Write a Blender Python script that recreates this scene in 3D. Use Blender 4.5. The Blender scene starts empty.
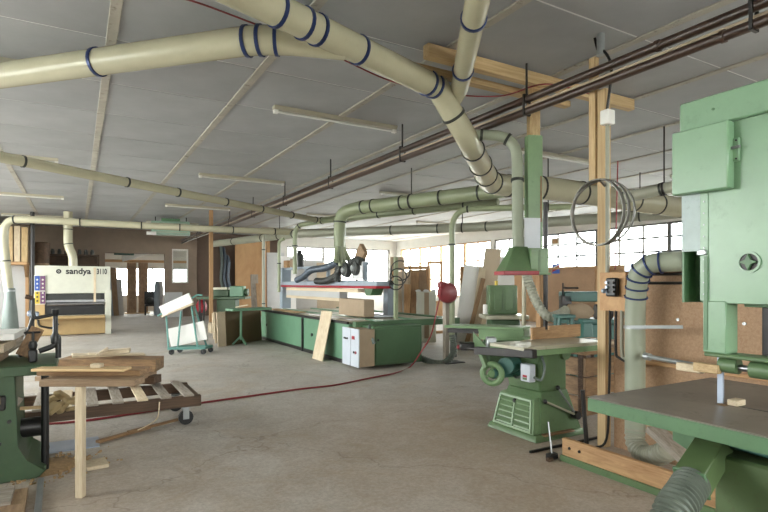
import bpy, bmesh, math, random
from mathutils import Vector, Matrix, Euler
random.seed(7)
SC = bpy.context.scene
COL = SC.collection

# ------------------------------------------------------------------ camera
F, CX, CY, EYE = 530.0, 384.0, 283.0, 1.5
TH = math.radians(30.08)
cam = bpy.data.cameras.new('camera')
cam.sensor_width = 36.0
cam.lens = 36.0 * F / 768.0
cam.shift_y = (CY - 256.0) / 768.0
cam.clip_end = 300
camo = bpy.data.objects.new('camera', cam)
COL.objects.link(camo)
camo.location = (0, 0, EYE)
camo.rotation_euler = (math.pi / 2, 0, -TH)
SC.camera = camo

# ------------------------------------------------------------------ sky, exposure
W = bpy.data.worlds.new('overcast_sky')
SC.world = W
W.use_nodes = True
W.node_tree.nodes['Background'].inputs[0].default_value = (1.0, 1.0, 0.99, 1)
W.node_tree.nodes['Background'].inputs[1].default_value = 4.0
SC.view_settings.view_transform = 'Standard'
SC.view_settings.look = 'None'
SC.view_settings.gamma = 1.0
SC.view_settings.use_curve_mapping = False
SC.view_settings.exposure = 2.38
SC.cycles.max_bounces = 12
SC.cycles.diffuse_bounces = 6
SC.cycles.transparent_max_bounces = 16
SC.cycles.caustics_reflective = False
SC.cycles.caustics_refractive = False

def portal(name, loc, direction, sx, sy):
    l = bpy.data.lights.new(name, 'AREA')
    l.shape = 'RECTANGLE'; l.size = sx; l.size_y = sy
    l.cycles.is_portal = True
    o = bpy.data.objects.new(name, l); COL.objects.link(o)
    o.location = loc
    o.rotation_euler = Vector(direction).to_track_quat('-Z', 'Y').to_euler()
    return o
# window openings let the sky in: right wall, wall behind the viewer, left wall
portal('window_portal_right_high', (15.62, 9.4, 2.68), (-1, 0, 0), 15.2, 1.3)
portal('window_portal_right_low', (15.62, 20.9, 2.1), (-1, 0, 0), 7.2, 2.5)
portal('window_portal_back', (12.0, 25.42, 2.45), (0, -1, 0), 5.8, 1.7)
portal('window_portal_front', (3.0, -4.42, 2.2), (0, 1, 0), 9.2, 1.6)
portal('window_portal_left', (-5.42, 12.0, 2.2), (1, 0, 0), 16.2, 2.2)
portal('window_portal_annexe', (3.45, 30.62, 1.55), (0, -1, 0), 4.4, 1.6)

# ------------------------------------------------------------------ pixel to place
CT, ST = math.cos(TH), math.sin(TH)
def D(px, py, zc):
    xc = (px - CX) / F * zc
    return Vector((xc * CT + zc * ST, -xc * ST + zc * CT, EYE + (CY - py) / F * zc))
def G(px, py, z=0.0):
    return D(px, py, F * (EYE - z) / (py - CY))
def onY(px, Y):
    a = math.atan((px - CX) / F) + TH
    return Y * math.tan(a)
def onX(px, X):
    a = math.atan((px - CX) / F) + TH
    return X / math.tan(a)

# ------------------------------------------------------------------ materials
def lin(c):
    c /= 255.0
    return c / 12.92 if c <= 0.04045 else ((c + 0.055) / 1.055) ** 2.4
def rgb(r, g, b): return (lin(r), lin(g), lin(b), 1)
MATS = {}
def newmat(name):
    m = bpy.data.materials.new(name); m.use_nodes = True
    nt = m.node_tree
    return m, nt, nt.nodes['Principled BSDF']
def ramp(nt, fac, c0, c1, p0=0.3, p1=0.7):
    r = nt.nodes.new('ShaderNodeValToRGB')
    r.color_ramp.elements[0].position = p0; r.color_ramp.elements[0].color = c0
    r.color_ramp.elements[1].position = p1; r.color_ramp.elements[1].color = c1
    nt.links.new(fac, r.inputs[0])
    return r.outputs[0]
def coords(nt, which='Object', scale=(1, 1, 1)):
    tc = nt.nodes.new('ShaderNodeTexCoord')
    mp = nt.nodes.new('ShaderNodeMapping'); mp.inputs['Scale'].default_value = scale
    nt.links.new(tc.outputs[which], mp.inputs[0])
    return mp.outputs[0]
def noise(nt, vec, scale, detail=4, rough=0.55, dist=0.0):
    n = nt.nodes.new('ShaderNodeTexNoise')
    n.inputs['Scale'].default_value = scale; n.inputs['Detail'].default_value = detail
    n.inputs['Roughness'].default_value = rough; n.inputs['Distortion'].default_value = dist
    nt.links.new(vec, n.inputs['Vector'])
    return n.outputs[0]
def mix(nt, fac, a, b, mode='MIX'):
    x = nt.nodes.new('ShaderNodeMix'); x.data_type = 'RGBA'; x.blend_type = mode
    for s, v in ((x.inputs[0], fac), (x.inputs[6], a), (x.inputs[7], b)):
        if hasattr(v, 'default_value') and not isinstance(v, (int, float, tuple)): nt.links.new(v, s)
        else: s.default_value = v
    return x.outputs[2]
def bump(nt, bsdf, h, strength=0.1, dist=0.01):
    b = nt.nodes.new('ShaderNodeBump')
    b.inputs['Strength'].default_value = strength; b.inputs['Distance'].default_value = dist
    nt.links.new(h, b.inputs['Height']); nt.links.new(b.outputs[0], bsdf.inputs['Normal'])
def paint(name, c, rough=0.45, metal=0.0, wear=0.12, dirt=None, scale=5.0):
    """painted or bare metal / plastic: small tone drift and scuffs"""
    m, nt, b = newmat(name)
    v = coords(nt)
    n = noise(nt, v, scale, 6, 0.65)
    col = rgb(*c)
    dk = tuple(x * (1 - wear * 2) for x in col[:3]) + (1,)
    lt = tuple(min(1, x * (1 + wear)) for x in col[:3]) + (1,)
    o = ramp(nt, n, dk, lt, 0.25, 0.75)
    if dirt:
        n2 = noise(nt, v, scale * 2.7, 8, 0.75)
        f = ramp(nt, n2, (0, 0, 0, 1), (1, 1, 1, 1), 0.56, 0.72)
        o = mix(nt, f, o, rgb(*dirt))
    nt.links.new(o, b.inputs['Base Color'])
    b.inputs['Roughness'].default_value = rough; b.inputs['Metallic'].default_value = metal
    bump(nt, b, n, 0.04, 0.004)
    MATS[name] = m
    return m
def wood(name, c, c2, rough=0.65, scale=5.0):
    m, nt, b = newmat(name)
    v = coords(nt, 'Generated', (1, 1, 1))
    n = noise(nt, v, scale, 7, 0.65, 0.6)
    oi = nt.nodes.new('ShaderNodeObjectInfo')
    o = ramp(nt, n, rgb(*c2), rgb(*c), 0.3, 0.62)
    hs = nt.nodes.new('ShaderNodeHueSaturation')
    ma = nt.nodes.new('ShaderNodeMapRange'); ma.inputs[3].default_value = 0.82; ma.inputs[4].default_value = 1.12
    nt.links.new(oi.outputs['Random'], ma.inputs[0]); nt.links.new(ma.outputs[0], hs.inputs['Value'])
    nt.links.new(o, hs.inputs['Color'])
    nt.links.new(hs.outputs[0], b.inputs['Base Color'])
    b.inputs['Roughness'].default_value = rough
    bump(nt, b, n, 0.08, 0.004)
    MATS[name] = m
    return m
def chip(name, c, c2, scale=90, rough=0.8):
    m, nt, b = newmat(name)
    v = coords(nt)
    n = noise(nt, v, scale, 3, 0.7)
    n2 = noise(nt, v, 1.3, 4, 0.6)
    o = ramp(nt, n, rgb(*c2), rgb(*c), 0.35, 0.65)
    o2 = ramp(nt, n2, (0.8, 0.8, 0.8, 1), (1, 1, 1, 1), 0.3, 0.7)
    o = mix(nt, 1.0, o, o2, 'MULTIPLY')
    nt.links.new(o, b.inputs['Base Color'])
    b.inputs['Roughness'].default_value = rough
    bump(nt, b, n, 0.08, 0.003)
    MATS[name] = m
    return m

CEIL = 3.8
XR, XL, YB, YF = 15.3, -5.1, 25.1, -4.1
def floor_mat():
    m, nt, b = newmat('dusty_concrete')
    v = coords(nt)
    big = noise(nt, v, 0.45, 6, 0.6, 0.4)
    mid = noise(nt, v, 2.6, 8, 0.7, 0.8)
    fine = noise(nt, v, 38, 6, 0.75)
    o = ramp(nt, big, rgb(184, 178, 170), rgb(207, 202, 196), 0.3, 0.7)
    f2 = ramp(nt, mid, (0.8, 0.78, 0.76, 1), (1.03, 1.03, 1.03, 1), 0.3, 0.66)
    o = mix(nt, 0.85, o, f2, 'MULTIPLY')
    f3 = ramp(nt, fine, (0.70, 0.68, 0.66, 1), (1.12, 1.12, 1.12, 1), 0.3, 0.7)
    o = mix(nt, 0.6, o, f3, 'MULTIPLY')
    # sawdust drift: warm patches with a shape of their own
    sd = noise(nt, v, 0.8, 5, 0.7, 1.2)
    fs = ramp(nt, sd, (0, 0, 0, 1), (0.55, 0.55, 0.55, 1), 0.52, 0.72)
    o = mix(nt, fs, o, rgb(172, 152, 126))
    # dust and shavings trodden round the machines at either side
    for cx, cy, rad in ((3.2, 2.6, 2.6), (-.2, 4.2, 1.5), (3.2, 4.6, 1.6)):
        sb = nt.nodes.new('ShaderNodeVectorMath'); sb.operation = 'DISTANCE'; sb.inputs[1].default_value = (cx - (XL + XR) / 2, cy - (YF + YB) / 2, 0.2)
        nt.links.new(v, sb.inputs[0])
        ad = nt.nodes.new('ShaderNodeMath'); ad.operation = 'MULTIPLY_ADD'; ad.inputs[1].default_value = 2.2; nt.links.new(mid, ad.inputs[0]); nt.links.new(sb.outputs['Value'], ad.inputs[2])
        fm = ramp(nt, ad.outputs[0], (.5, .5, .5, 1), (0, 0, 0, 1), 0, 1)
        fm.node.color_ramp.elements[0].position = 0.0
        mr = nt.nodes.new('ShaderNodeMapRange'); mr.inputs[1].default_value = 1.0; mr.inputs[2].default_value = rad + 1.6; mr.inputs[3].default_value = .0; mr.inputs[4].default_value = 1.0
        nt.links.new(ad.outputs[0], mr.inputs[0]); nt.links.new(mr.outputs[0], fm.node.inputs[0])
        o = mix(nt, fm, o, rgb(168, 142, 114))
    f4 = ramp(nt, fine, (0.78, 0.77, 0.76, 1), (1.08, 1.08, 1.08, 1), 0.3, 0.7)
    o = mix(nt, 0.6, o, f4, 'MULTIPLY')
    # hairline cracks
    vo = nt.nodes.new('ShaderNodeTexVoronoi'); vo.feature = 'DISTANCE_TO_EDGE'; vo.inputs['Scale'].default_value = 0.33
    dv = nt.nodes.new('ShaderNodeVectorMath'); dv.operation = 'ADD'
    nz = nt.nodes.new('ShaderNodeTexNoise'); nz.inputs['Scale'].default_value = 1.6; nz.inputs['Detail'].default_value = 5
    nt.links.new(v, nz.inputs['Vector']); nt.links.new(v, dv.inputs[0]); nt.links.new(nz.outputs[1], dv.inputs[1])
    nt.links.new(dv.outputs[0], vo.inputs['Vector'])
    fc = ramp(nt, vo.outputs[0], (0.66, 0.63, 0.6, 1), (1, 1, 1, 1), 0.0, 0.004)
    o = mix(nt, 0.8, o, fc, 'MULTIPLY')
    nt.links.new(o, b.inputs['Base Color'])
    b.inputs['Roughness'].default_value = 0.72
    bump(nt, b, fine, 0.25, 0.004)
    MATS['floor'] = m
floor_mat()
def ceiling_mat():
    m, nt, b = newmat('ceiling_board_grey')
    v = coords(nt)
    n = noise(nt, v, 1.2, 6, 0.6)
    oi = nt.nodes.new('ShaderNodeObjectInfo')
    o = ramp(nt, n, rgb(154, 155, 159), rgb(170, 171, 175), 0.3, 0.7)
    r2 = ramp(nt, oi.outputs['Random'], (0.93, 0.93, 0.93, 1), (1.03, 1.03, 1.03, 1), 0, 1)
    o = mix(nt, 1.0, o, r2, 'MULTIPLY')
    nt.links.new(o, b.inputs['Base Color'])
    b.inputs['Roughness'].default_value = 0.55
    bump(nt, b, n, 0.05, 0.01)
    MATS['ceil'] = m
ceiling_mat()
paint('ceil_seam', (226, 226, 226), 0.7, 0, 0.02)
paint('batten', (176, 170, 160), 0.7, 0, 0.12, dirt=(92, 78, 66), scale=3)
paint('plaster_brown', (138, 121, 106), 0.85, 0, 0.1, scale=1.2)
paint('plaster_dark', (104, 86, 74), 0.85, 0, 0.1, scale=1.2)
paint('plaster_white', (205, 203, 198), 0.8, 0, 0.05, scale=1.5)
paint('window_metal', (112, 110, 106), 0.5, 0, 0.05)
paint('window_metal_dark', (84, 86, 88), 0.5, 0, 0.05)
paint('ground_out', (196, 196, 190), 0.9, 0, 0.05, scale=1)
wood('wood_frame', (190, 152, 110), (156, 116, 78))
wood('pine', (214, 186, 142), (184, 150, 106))
wood('pale_wood', (222, 206, 178), (198, 176, 144))
wood('old_wood', (150, 118, 84), (104, 78, 54))
wood('dark_wood', (96, 72, 52), (62, 46, 34))
wood('grey_wood', (172, 162, 150), (130, 120, 108))
wood('ply', (198, 158, 114), (176, 134, 92), scale=3)
wood('brown_board', (160, 134, 106), (128, 102, 78))
chip('chipboard', (184, 152, 122), (164, 130, 101), 60)
chip('chip_dark', (112, 92, 62), (84, 68, 46), 60)
chip('chip_pale', (214, 196, 172), (186, 166, 140), 60)
paint('white_board', (232, 230, 226), 0.5, 0, 0.03)
paint('grey_board', (186, 186, 186), 0.55, 0, 0.04)
paint('paper', (222, 226, 234), 0.7, 0, 0.03)
paint('duct_cream', (190, 185, 160), 0.26, 0, 0.05, scale=2)
paint('duct_green', (146, 154, 124), 0.36, 0, 0.05, scale=2)
paint('duct_grey', (156, 156, 140), 0.4, 0, 0.05, scale=2)
paint('duct_pale', (154, 160, 142), 0.4, 0, 0.05, scale=2)
paint('clamp_blue', (40, 56, 104), 0.35, 0.3, 0.1)
paint('clamp_dark', (58, 60, 56), 0.4, 0.4, 0.1)
paint('galv', (170, 174, 176), 0.35, 0.7, 0.1)
paint('steel', (150, 150, 152), 0.3, 0.9, 0.1)
paint('hoop_steel', (104, 102, 96), 0.4, 0.5, 0.1)
paint('dark_steel', (62, 60, 60), 0.4, 0.6, 0.15)
paint('black', (26, 26, 27), 0.4, 0, 0.1)
paint('brown_pipe', (64, 45, 36), 0.35, 0.0, 0.12)
paint('bracket_beige', (188, 170, 148), 0.6, 0, 0.06)
paint('saw_green', (126, 160, 128), 0.28, 0, 0.05, dirt=(114, 146, 116), scale=4)
paint('scale_paint', (168, 184, 182), 0.4, 0, 0.08, dirt=(140, 156, 150), scale=9)
paint('saw_green_dark', (88, 124, 88), 0.42, 0, 0.08, dirt=(70, 100, 70), scale=6)
paint('saw_base_green', (88, 108, 70), 0.45, 0, 0.1, dirt=(84, 92, 62), scale=5)
paint('table_brown', (128, 119, 110), 0.45, 0.1, 0.18, dirt=(78, 66, 56), scale=2.2)
paint('moulder_green', (98, 124, 86), 0.42, 0, 0.08, dirt=(86, 106, 74), scale=6)
paint('moulder_light', (118, 146, 106), 0.4, 0, 0.06, dirt=(100, 126, 90), scale=6)
paint('table_steel', (182, 178, 158), 0.32, 0.25, 0.08, dirt=(160, 150, 126), scale=4)
paint('sander_green', (104, 144, 116), 0.45, 0, 0.06, dirt=(96, 134, 106), scale=3)
paint('cabinet_green', (78, 108, 76), 0.45, 0, 0.06, scale=3)
paint('teal', (62, 104, 96), 0.45, 0, 0.1, dirt=(50, 78, 72), scale=4)
paint('cart_teal', (96, 146, 138), 0.4, 0, 0.08)
paint('blue_grey', (158, 170, 182), 0.45, 0, 0.06)
paint('red', (160, 30, 44), 0.4, 0, 0.1)
paint('red_plastic', (134, 52, 56), 0.35, 0, 0.1)
paint('hose_red', (136, 48, 52), 0.55, 0, 0.05)
paint('cream_panel', (214, 214, 200), 0.5, 0, 0.04)
paint('ochre_panel', (186, 158, 112), 0.55, 0, 0.06)
paint('grey_cabinet', (196, 202, 212), 0.45, 0, 0.04)
paint('old_green', (62, 86, 58), 0.5, 0, 0.12, dirt=(70, 84, 58), scale=7)
paint('flex_grey', (112, 122, 118), 0.45, 0.2, 0.08)
paint('flex_green', (98, 106, 96), 0.45, 0.1, 0.1)
paint('flex_dark', (58, 60, 58), 0.5, 0.1, 0.1)
paint('flex_blue', (88, 98, 110), 0.4, 0.3, 0.1)
paint('lamp_white', (178, 172, 154), 0.4, 0, 0.04)
paint('tube_glass', (226, 226, 222), 0.15, 0, 0.02)
paint('blue', (48, 84, 170), 0.5, 0, 0.04)
paint('yellow', (214, 186, 70), 0.5, 0, 0.04)
paint('purple', (112, 72, 110), 0.5, 0, 0.04)
paint('ink', (34, 34, 38), 0.6, 0, 0.02)
paint('cloth_white', (226, 226, 228), 0.85, 0, 0.04)
paint('cloth_yellow', (168, 146, 106), 0.85, 0, 0.1)
paint('carton', (168, 148, 124), 0.8, 0, 0.06)
paint('sawdust', (176, 146, 108), 0.95, 0, 0.2, scale=30)
paint('heater_green', (142, 168, 150), 0.5, 0, 0.06)
paint('plate_blue', (168, 178, 196), 0.35, 0.4, 0.06)
def glass_mat():
    m, nt, b = newmat('window_glass')
    nt.nodes.remove(b)
    t = nt.nodes.new('ShaderNodeBsdfTransparent'); t.inputs[0].default_value = (0.96, 0.98, 0.97, 1)
    g = nt.nodes.new('ShaderNodeBsdfGlossy'); g.inputs['Roughness'].default_value = 0.03
    x = nt.nodes.new('ShaderNodeMixShader'); x.inputs[0].default_value = 0.06
    nt.links.new(t.outputs[0], x.inputs[1]); nt.links.new(g.outputs[0], x.inputs[2])
    nt.links.new(x.outputs[0], nt.nodes['Material Output'].inputs[0])
    MATS['glass'] = m
glass_mat()

# ------------------------------------------------------------------ mesh builder
WM = {}
def V(*a): return Vector(a[0]) if len(a) == 1 else Vector(a)
class M:
    def __init__(s): s.bm = bmesh.new()
    def box(s, c, size, R=None, bev=0.0):
        mt = Matrix.Translation(V(c)) @ (R.to_4x4() if R else Matrix.Identity(4)) @ Matrix.Diagonal((*size, 1))
        r = bmesh.ops.create_cube(s.bm, size=1.0, matrix=mt)
        if bev:
            es = {e for v in r['verts'] for e in v.link_edges}
            bmesh.ops.bevel(s.bm, geom=list(es), offset=bev, segments=1, affect='EDGES', profile=0.5)
        return s
    def bx(s, x0, x1, y0, y1, z0, z1, bev=0.0):
        return s.box(((x0 + x1) / 2, (y0 + y1) / 2, (z0 + z1) / 2), (abs(x1 - x0), abs(y1 - y0), abs(z1 - z0)), None, bev)
    def beam(s, p0, p1, w, h, up=(0, 0, 1), bev=0.0):
        p0, p1 = V(p0), V(p1); d = (p1 - p0); L = d.length; d = d / L
        u = V(up); side = u.cross(d)
        if side.length < 1e-4: side = Vector((1, 0, 0))
        side.normalize(); u = d.cross(side)
        R = Matrix((d, side, u)).transposed()
        return s.box((p0 + p1) / 2, (L, w, h), R, bev)
    def cyl(s, p0, p1, r0, r1=None, n=16):
        return s.tube([p0, p1], [r0, r0 if r1 is None else r1], n)
    def tube(s, pts, r, n=14, caps=True):
        pts = [V(p) for p in pts]
        k = len(pts)
        rs = r if isinstance(r, (list, tuple)) else [r] * k
        rings = []; u = None
        for i, p in enumerate(pts):
            if i == 0: d = pts[1] - p
            elif i == k - 1: d = p - pts[i - 1]
            else: d = (pts[i + 1] - p).normalized() + (p - pts[i - 1]).normalized()
            d.normalize()
            if u is None:
                a = Vector((0, 0, 1)) if abs(d.z) < 0.9 else Vector((1, 0, 0))
                u = d.cross(a).normalized()
            else:
                u = (u - d * u.dot(d)).normalized()
            w = d.cross(u)
            rings.append([s.bm.verts.new(p + (u * math.cos(t) + w * math.sin(t)) * rs[i]) for t in [2 * math.pi * j / n for j in range(n)]])
        for a, b in zip(rings, rings[1:]):
            for j in range(n):
                s.bm.faces.new((a[j], a[(j + 1) % n], b[(j + 1) % n], b[j]))
        if caps:
            s.bm.faces.new(rings[0][::-1]); s.bm.faces.new(rings[-1])
        return s
    def torus(s, c, axis, R, r, n=24, m=8):
        c = V(c); d = V(axis).normalized()
        a = Vector((0, 0, 1)) if abs(d.z) < 0.9 else Vector((1, 0, 0))
        u = d.cross(a).normalized(); w = d.cross(u)
        g = []
        for i in range(n):
            t = 2 * math.pi * i / n; e = u * math.cos(t) + w * math.sin(t)
            g.append([s.bm.verts.new(c + e * (R + r * math.cos(q)) + d * r * math.sin(q)) for q in [2 * math.pi * j / m for j in range(m)]])
        for i in range(n):
            a, b = g[i], g[(i + 1) % n]
            for j in range(m): s.bm.faces.new((a[j], b[j], b[(j + 1) % m], a[(j + 1) % m]))
        return s
    def ring(s, c, axis, ri, ro, w, n=20):
        """flat band round a pipe"""
        c = V(c); d = V(axis).normalized()
        a = Vector((0, 0, 1)) if abs(d.z) < 0.9 else Vector((1, 0, 0))
        u = d.cross(a).normalized(); q = d.cross(u); g = []
        for i in range(n):
            t = 2 * math.pi * i / n; e = u * math.cos(t) + q * math.sin(t)
            g.append([s.bm.verts.new(c + e * rr + d * o) for rr, o in ((ri, -w / 2), (ro, -w / 2), (ro, w / 2), (ri, w / 2))])
        for i in range(n):
            a, b = g[i], g[(i + 1) % n]
            for j in range(4): s.bm.faces.new((a[j], b[j], b[(j + 1) % 4], a[(j + 1) % 4]))
        return s
    def hexa(s, lo, hi, bev=0.0):
        v = [s.bm.verts.new(V(p)) for p in list(lo) + list(hi)]
        k = len(lo)
        fs = [s.bm.faces.new(v[:k][::-1]), s.bm.faces.new(v[k:])]
        for i in range(k):
            fs.append(s.bm.faces.new((v[i], v[(i + 1) % k], v[k + (i + 1) % k], v[k + i])))
        if bev:
            es = {e for f in fs for e in f.edges}
            bmesh.ops.bevel(s.bm, geom=list(es), offset=bev, segments=1, affect='EDGES', profile=0.5)
        return s
    def prism(s, poly, axis, a, b, bev=0.0):
        f = {'x': lambda p, t: (t, p[0], p[1]), 'y': lambda p, t: (p[0], t, p[1]), 'z': lambda p, t: (p[0], p[1], t)}[axis]
        return s.hexa([f(p, a) for p in poly], [f(p, b) for p in poly], bev)
    def lathe(s, c, axis, prof, n=20):
        """prof: list of (distance along axis, radius)"""
        c = V(c); d = V(axis).normalized()
        return s.tube([c + d * t for t, r in prof], [max(r, 1e-4) for t, r in prof], n)
    def ball(s, c, r, sc=(1, 1, 1), n=12):
        bmesh.ops.create_uvsphere(s.bm, u_segments=n, v_segments=max(6, n // 2 + 2), radius=r,
                                  matrix=Matrix.Translation(V(c)) @ Matrix.Diagonal((*sc, 1)))
        return s
    def mesh(s, name, mat, inv=None):
        bm = s.bm
        bmesh.ops.recalc_face_normals(bm, faces=bm.faces[:])
        if inv is not None: bm.transform(inv)
        me = bpy.data.meshes.new(name)
        bm.to_mesh(me); bm.free()
        for p in me.polygons: p.use_smooth = True
        me.set_sharp_from_angle(angle=math.radians(38))
        me.materials.append(MATS[mat])
        return me
    def obj(s, name, mat, parent=None, local=False):
        """world-space verts unless local; a parentless mesh gets its origin at its base"""
        if parent is not None:
            me = s.mesh(name, mat, None if local else WM[parent.name].inverted())
            o = bpy.data.objects.new(name, me); COL.objects.link(o); o.parent = parent
            WM[o.name] = WM[parent.name]
        else:
            vs = [v.co for v in s.bm.verts]
            c = Vector(((min(v.x for v in vs) + max(v.x for v in vs)) / 2, (min(v.y for v in vs) + max(v.y for v in vs)) / 2, min(v.z for v in vs)))
            me = s.mesh(name, mat, Matrix.Translation(-c))
            o = bpy.data.objects.new(name, me); COL.objects.link(o); o.location = c
            WM[o.name] = Matrix.Translation(c)
        return o
def tag(o, label, cat, group=None):
    o['label'] = label; o['category'] = cat
    if group: o['group'] = group
    return o
def struct(o, label=None):
    o['kind'] = 'structure'
    if label: o['label'] = label
    return o
def thing(name, label, cat, loc=(0, 0, 0), rotz=0.0, group=None):
    o = bpy.data.objects.new(name, None); COL.objects.link(o)
    o.empty_display_size = 0.1
    o.location = loc; o.rotation_euler = (0, 0, rotz)
    WM[o.name] = Matrix.Translation(V(loc)) @ Matrix.Rotation(rotz, 4, 'Z')
    return tag(o, label, cat, group)
def part_copy(src, parent, loc=None, name=None):
    c = src.copy(); COL.objects.link(c); c.parent = parent
    if loc is not None: c.location = loc
    WM[c.name] = WM.get(parent.name, Matrix.Identity(4)) if parent else Matrix.Identity(4)
    return c
def plank(name, p0, p1, w, h, mat, up=(0, 0, 1), bev=0.004, parent=None):
    """a board whose own local X runs along its length"""
    p0, p1 = V(p0), V(p1); d = p1 - p0; L = d.length; d /= L
    u = V(up); side = u.cross(d).normalized(); u = d.cross(side)
    R = Matrix((d, side, u)).transposed().to_4x4()
    me = M().box((0, 0, 0), (L, w, h), None, bev).mesh(name, mat)
    o = bpy.data.objects.new(name, me); COL.objects.link(o)
    mt = Matrix.Translation((p0 + p1) / 2) @ R
    if parent is not None:
        o.parent = parent; o.matrix_local = WM[parent.name].inverted() @ mt
    else:
        o.matrix_world = mt
    WM[o.name] = mt
    return o
def lean(name, base, w, h, t, yaw, ang, mat, bev=0.004, skew=0.0):
    """a panel standing on its lower edge, leaning back by ang; yaw = direction its face looks"""
    me = M().bx(-w / 2, w / 2, 0, t, 0, h, bev).mesh(name, mat)
    o = bpy.data.objects.new(name, me); COL.objects.link(o)
    mt = Matrix.Translation(V(base)) @ Matrix.Rotation(yaw, 4, 'Z') @ Matrix.Rotation(-ang, 4, 'X') @ Matrix.Rotation(skew, 4, 'Y')
    o.matrix_world = mt; WM[o.name] = mt
    return o
def fillet(pts, r, n=6):
    pts = [V(p) for p in pts]; out = [pts[0]]
    for i in range(1, len(pts) - 1):
        a, p, b = pts[i - 1], pts[i], pts[i + 1]
        d0 = (a - p); d1 = (b - p)
        k = min(r, d0.length * 0.49, d1.length * 0.49)
        q0 = p + d0.normalized() * k; q1 = p + d1.normalized() * k
        for j in range(n + 1):
            t = j / n
            out.append(q0 * (1 - t) ** 2 + p * 2 * t * (1 - t) + q1 * t * t)
    out.append(pts[-1])
    return out
def smooth(pts, n=6):
    pts = [V(p) for p in pts]; P = [pts[0]] + pts + [pts[-1]]; out = []
    for i in range(1, len(P) - 2):
        for j in range(n):
            t = j / n; a, b, c, d = P[i - 1:i + 3]
            out.append(0.5 * ((2 * b) + (c - a) * t + (2 * a - 5 * b + 4 * c - d) * t * t + (3 * b - a - 3 * c + d) * t ** 3))
    out.append(pts[-1])
    return out
def ribbed(pts, r, pitch, amp, n=16):
    """points and radii of a corrugated hose along a smooth path"""
    P = smooth(pts, 12); L = [0]
    for a, b in zip(P, P[1:]): L.append(L[-1] + (b - a).length)
    out, rs = [], []; k = max(4, int(L[-1] / pitch * 4)); j = 0
    for i in range(k + 1):
        t = L[-1] * i / k
        while j < len(P) - 2 and L[j + 1] < t: j += 1
        f = (t - L[j]) / max(1e-6, L[j + 1] - L[j])
        out.append(P[j].lerp(P[j + 1], min(1, f))); rs.append(r + (amp if i % 4 in (1, 2) else -amp))
    return out, rs
def text_mesh(name, body, size, mat, mtx, parent, depth=0.003):
    cu = bpy.data.curves.new(name, 'FONT'); cu.body = body; cu.size = size; cu.extrude = depth; cu.offset = .006
    t = bpy.data.objects.new(name + '_src', cu); COL.objects.link(t)
    dg = bpy.context.evaluated_depsgraph_get()
    me = bpy.data.meshes.new_from_object(t.evaluated_get(dg))
    bpy.data.objects.remove(t); bpy.data.curves.remove(cu)
    me.name = name; me.materials.clear(); me.materials.append(MATS[mat])
    o = bpy.data.objects.new(name, me); COL.objects.link(o); o.parent = parent
    o.matrix_local = WM[parent.name].inverted() @ mtx
    return o

# ------------------------------------------------------------------ the shell
struct(M().bx(XL, XR, YF, YB, -0.2, 0).obj('floor', 'floor'), 'dusty grey concrete workshop floor')
struct(M().bx(-2.0, 8.0, YB, 30.3, -0.2, -0.001).obj('floor_annexe', 'floor'), 'concrete floor of the room beyond the doorway')
struct(M().bx(-70, 90, -70, 110, -0.4, -0.21).obj('ground', 'ground_out'), 'pale ground outside the windows')
ceil = struct(M().bx(XL - .3, XR + .3, YF - .3, YB + .3, CEIL, CEIL + 0.2).obj('ceiling', 'ceil_seam'), 'grey panelled workshop ceiling')
PW, PL = 1.43, 1.25
bxs = [0.28 + PW * k for k in range(-4, 12)]
pm = M().bx(0.004, PW - 0.004, 0.011, PL - 0.011, -0.004, 0.001).mesh('ceiling_panel', 'ceil')
inv = WM[ceil.name].inverted()
cnt = 0
edges = bxs[1:]
for xi, x in enumerate(bxs[1:-1]):
    y = 0.6
    while y < YB - 0.1:
        if x < 14.2:
            o = bpy.data.objects.new('ceiling_panel', pm); COL.objects.link(o); o.parent = ceil
            o.location = inv @ Vector((x, y, CEIL)); cnt += 1
        y += PL
for x in bxs[1:-1]:
    b = M().bx(x - 0.045, x + 0.045, YF, YB - .01, CEIL - 0.02, CEIL + .001, 0.004).obj('batten', 'batten', ceil)
# walls with openings: list of boxes
def wall(name, boxes, mat, label):
    m = M()
    for b in boxes: m.bx(*b)
    return struct(m.obj(name, mat), label)
HX0, HX1 = XR, XR + 0.3
wall('wall_right', [(HX0, HX1, YF, 24.6, 3.33, CEIL), (HX0, HX1, YF, 1.8, 0, 3.33), (HX0, HX1, 1.8, 17.1, 0, 2.03),
                    (HX0, HX1, 17.1, 17.3, 0, 3.33), (HX0, HX1, 17.3, 24.6, 0, 0.85), (HX0, HX1, 24.6, YB, 0, CEIL)], 'plaster_white', 'pale wall with a long band of windows')
DX0, DX1, DZ = onY(105, YB), onY(165, YB), 2.78
WX0, WX1 = onY(172, YB), onY(188.5, YB)
HY0, HY1 = YB, YB + 0.3
DK = onY(197, YB)
wall('wall_back', [(XL, DX0, HY0, HY1, 0, CEIL), (DX0, DX1, HY0, HY1, DZ, CEIL), (DX1, WX0, HY0, HY1, 0, CEIL),
                   (WX0, WX1, HY0, HY1, 0, 1.5), (WX0, WX1, HY0, HY1, 3.02, CEIL), (WX1, DK, HY0, HY1, 0, CEIL)], 'plaster_brown', 'brown plaster wall with a wide doorway')
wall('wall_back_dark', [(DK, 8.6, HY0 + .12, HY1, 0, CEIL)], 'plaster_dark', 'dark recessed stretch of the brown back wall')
wall('wall_back_white', [(8.6, 9.0, HY0, HY1, 0, CEIL), (9.0, 14.9, HY0, HY1, 0, 1.55), (9.0, 14.9, HY0, HY1, 3.33, CEIL), (14.9, XR, HY0, HY1, 0, CEIL)], 'plaster_white', 'white end of the back wall around a window')
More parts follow.
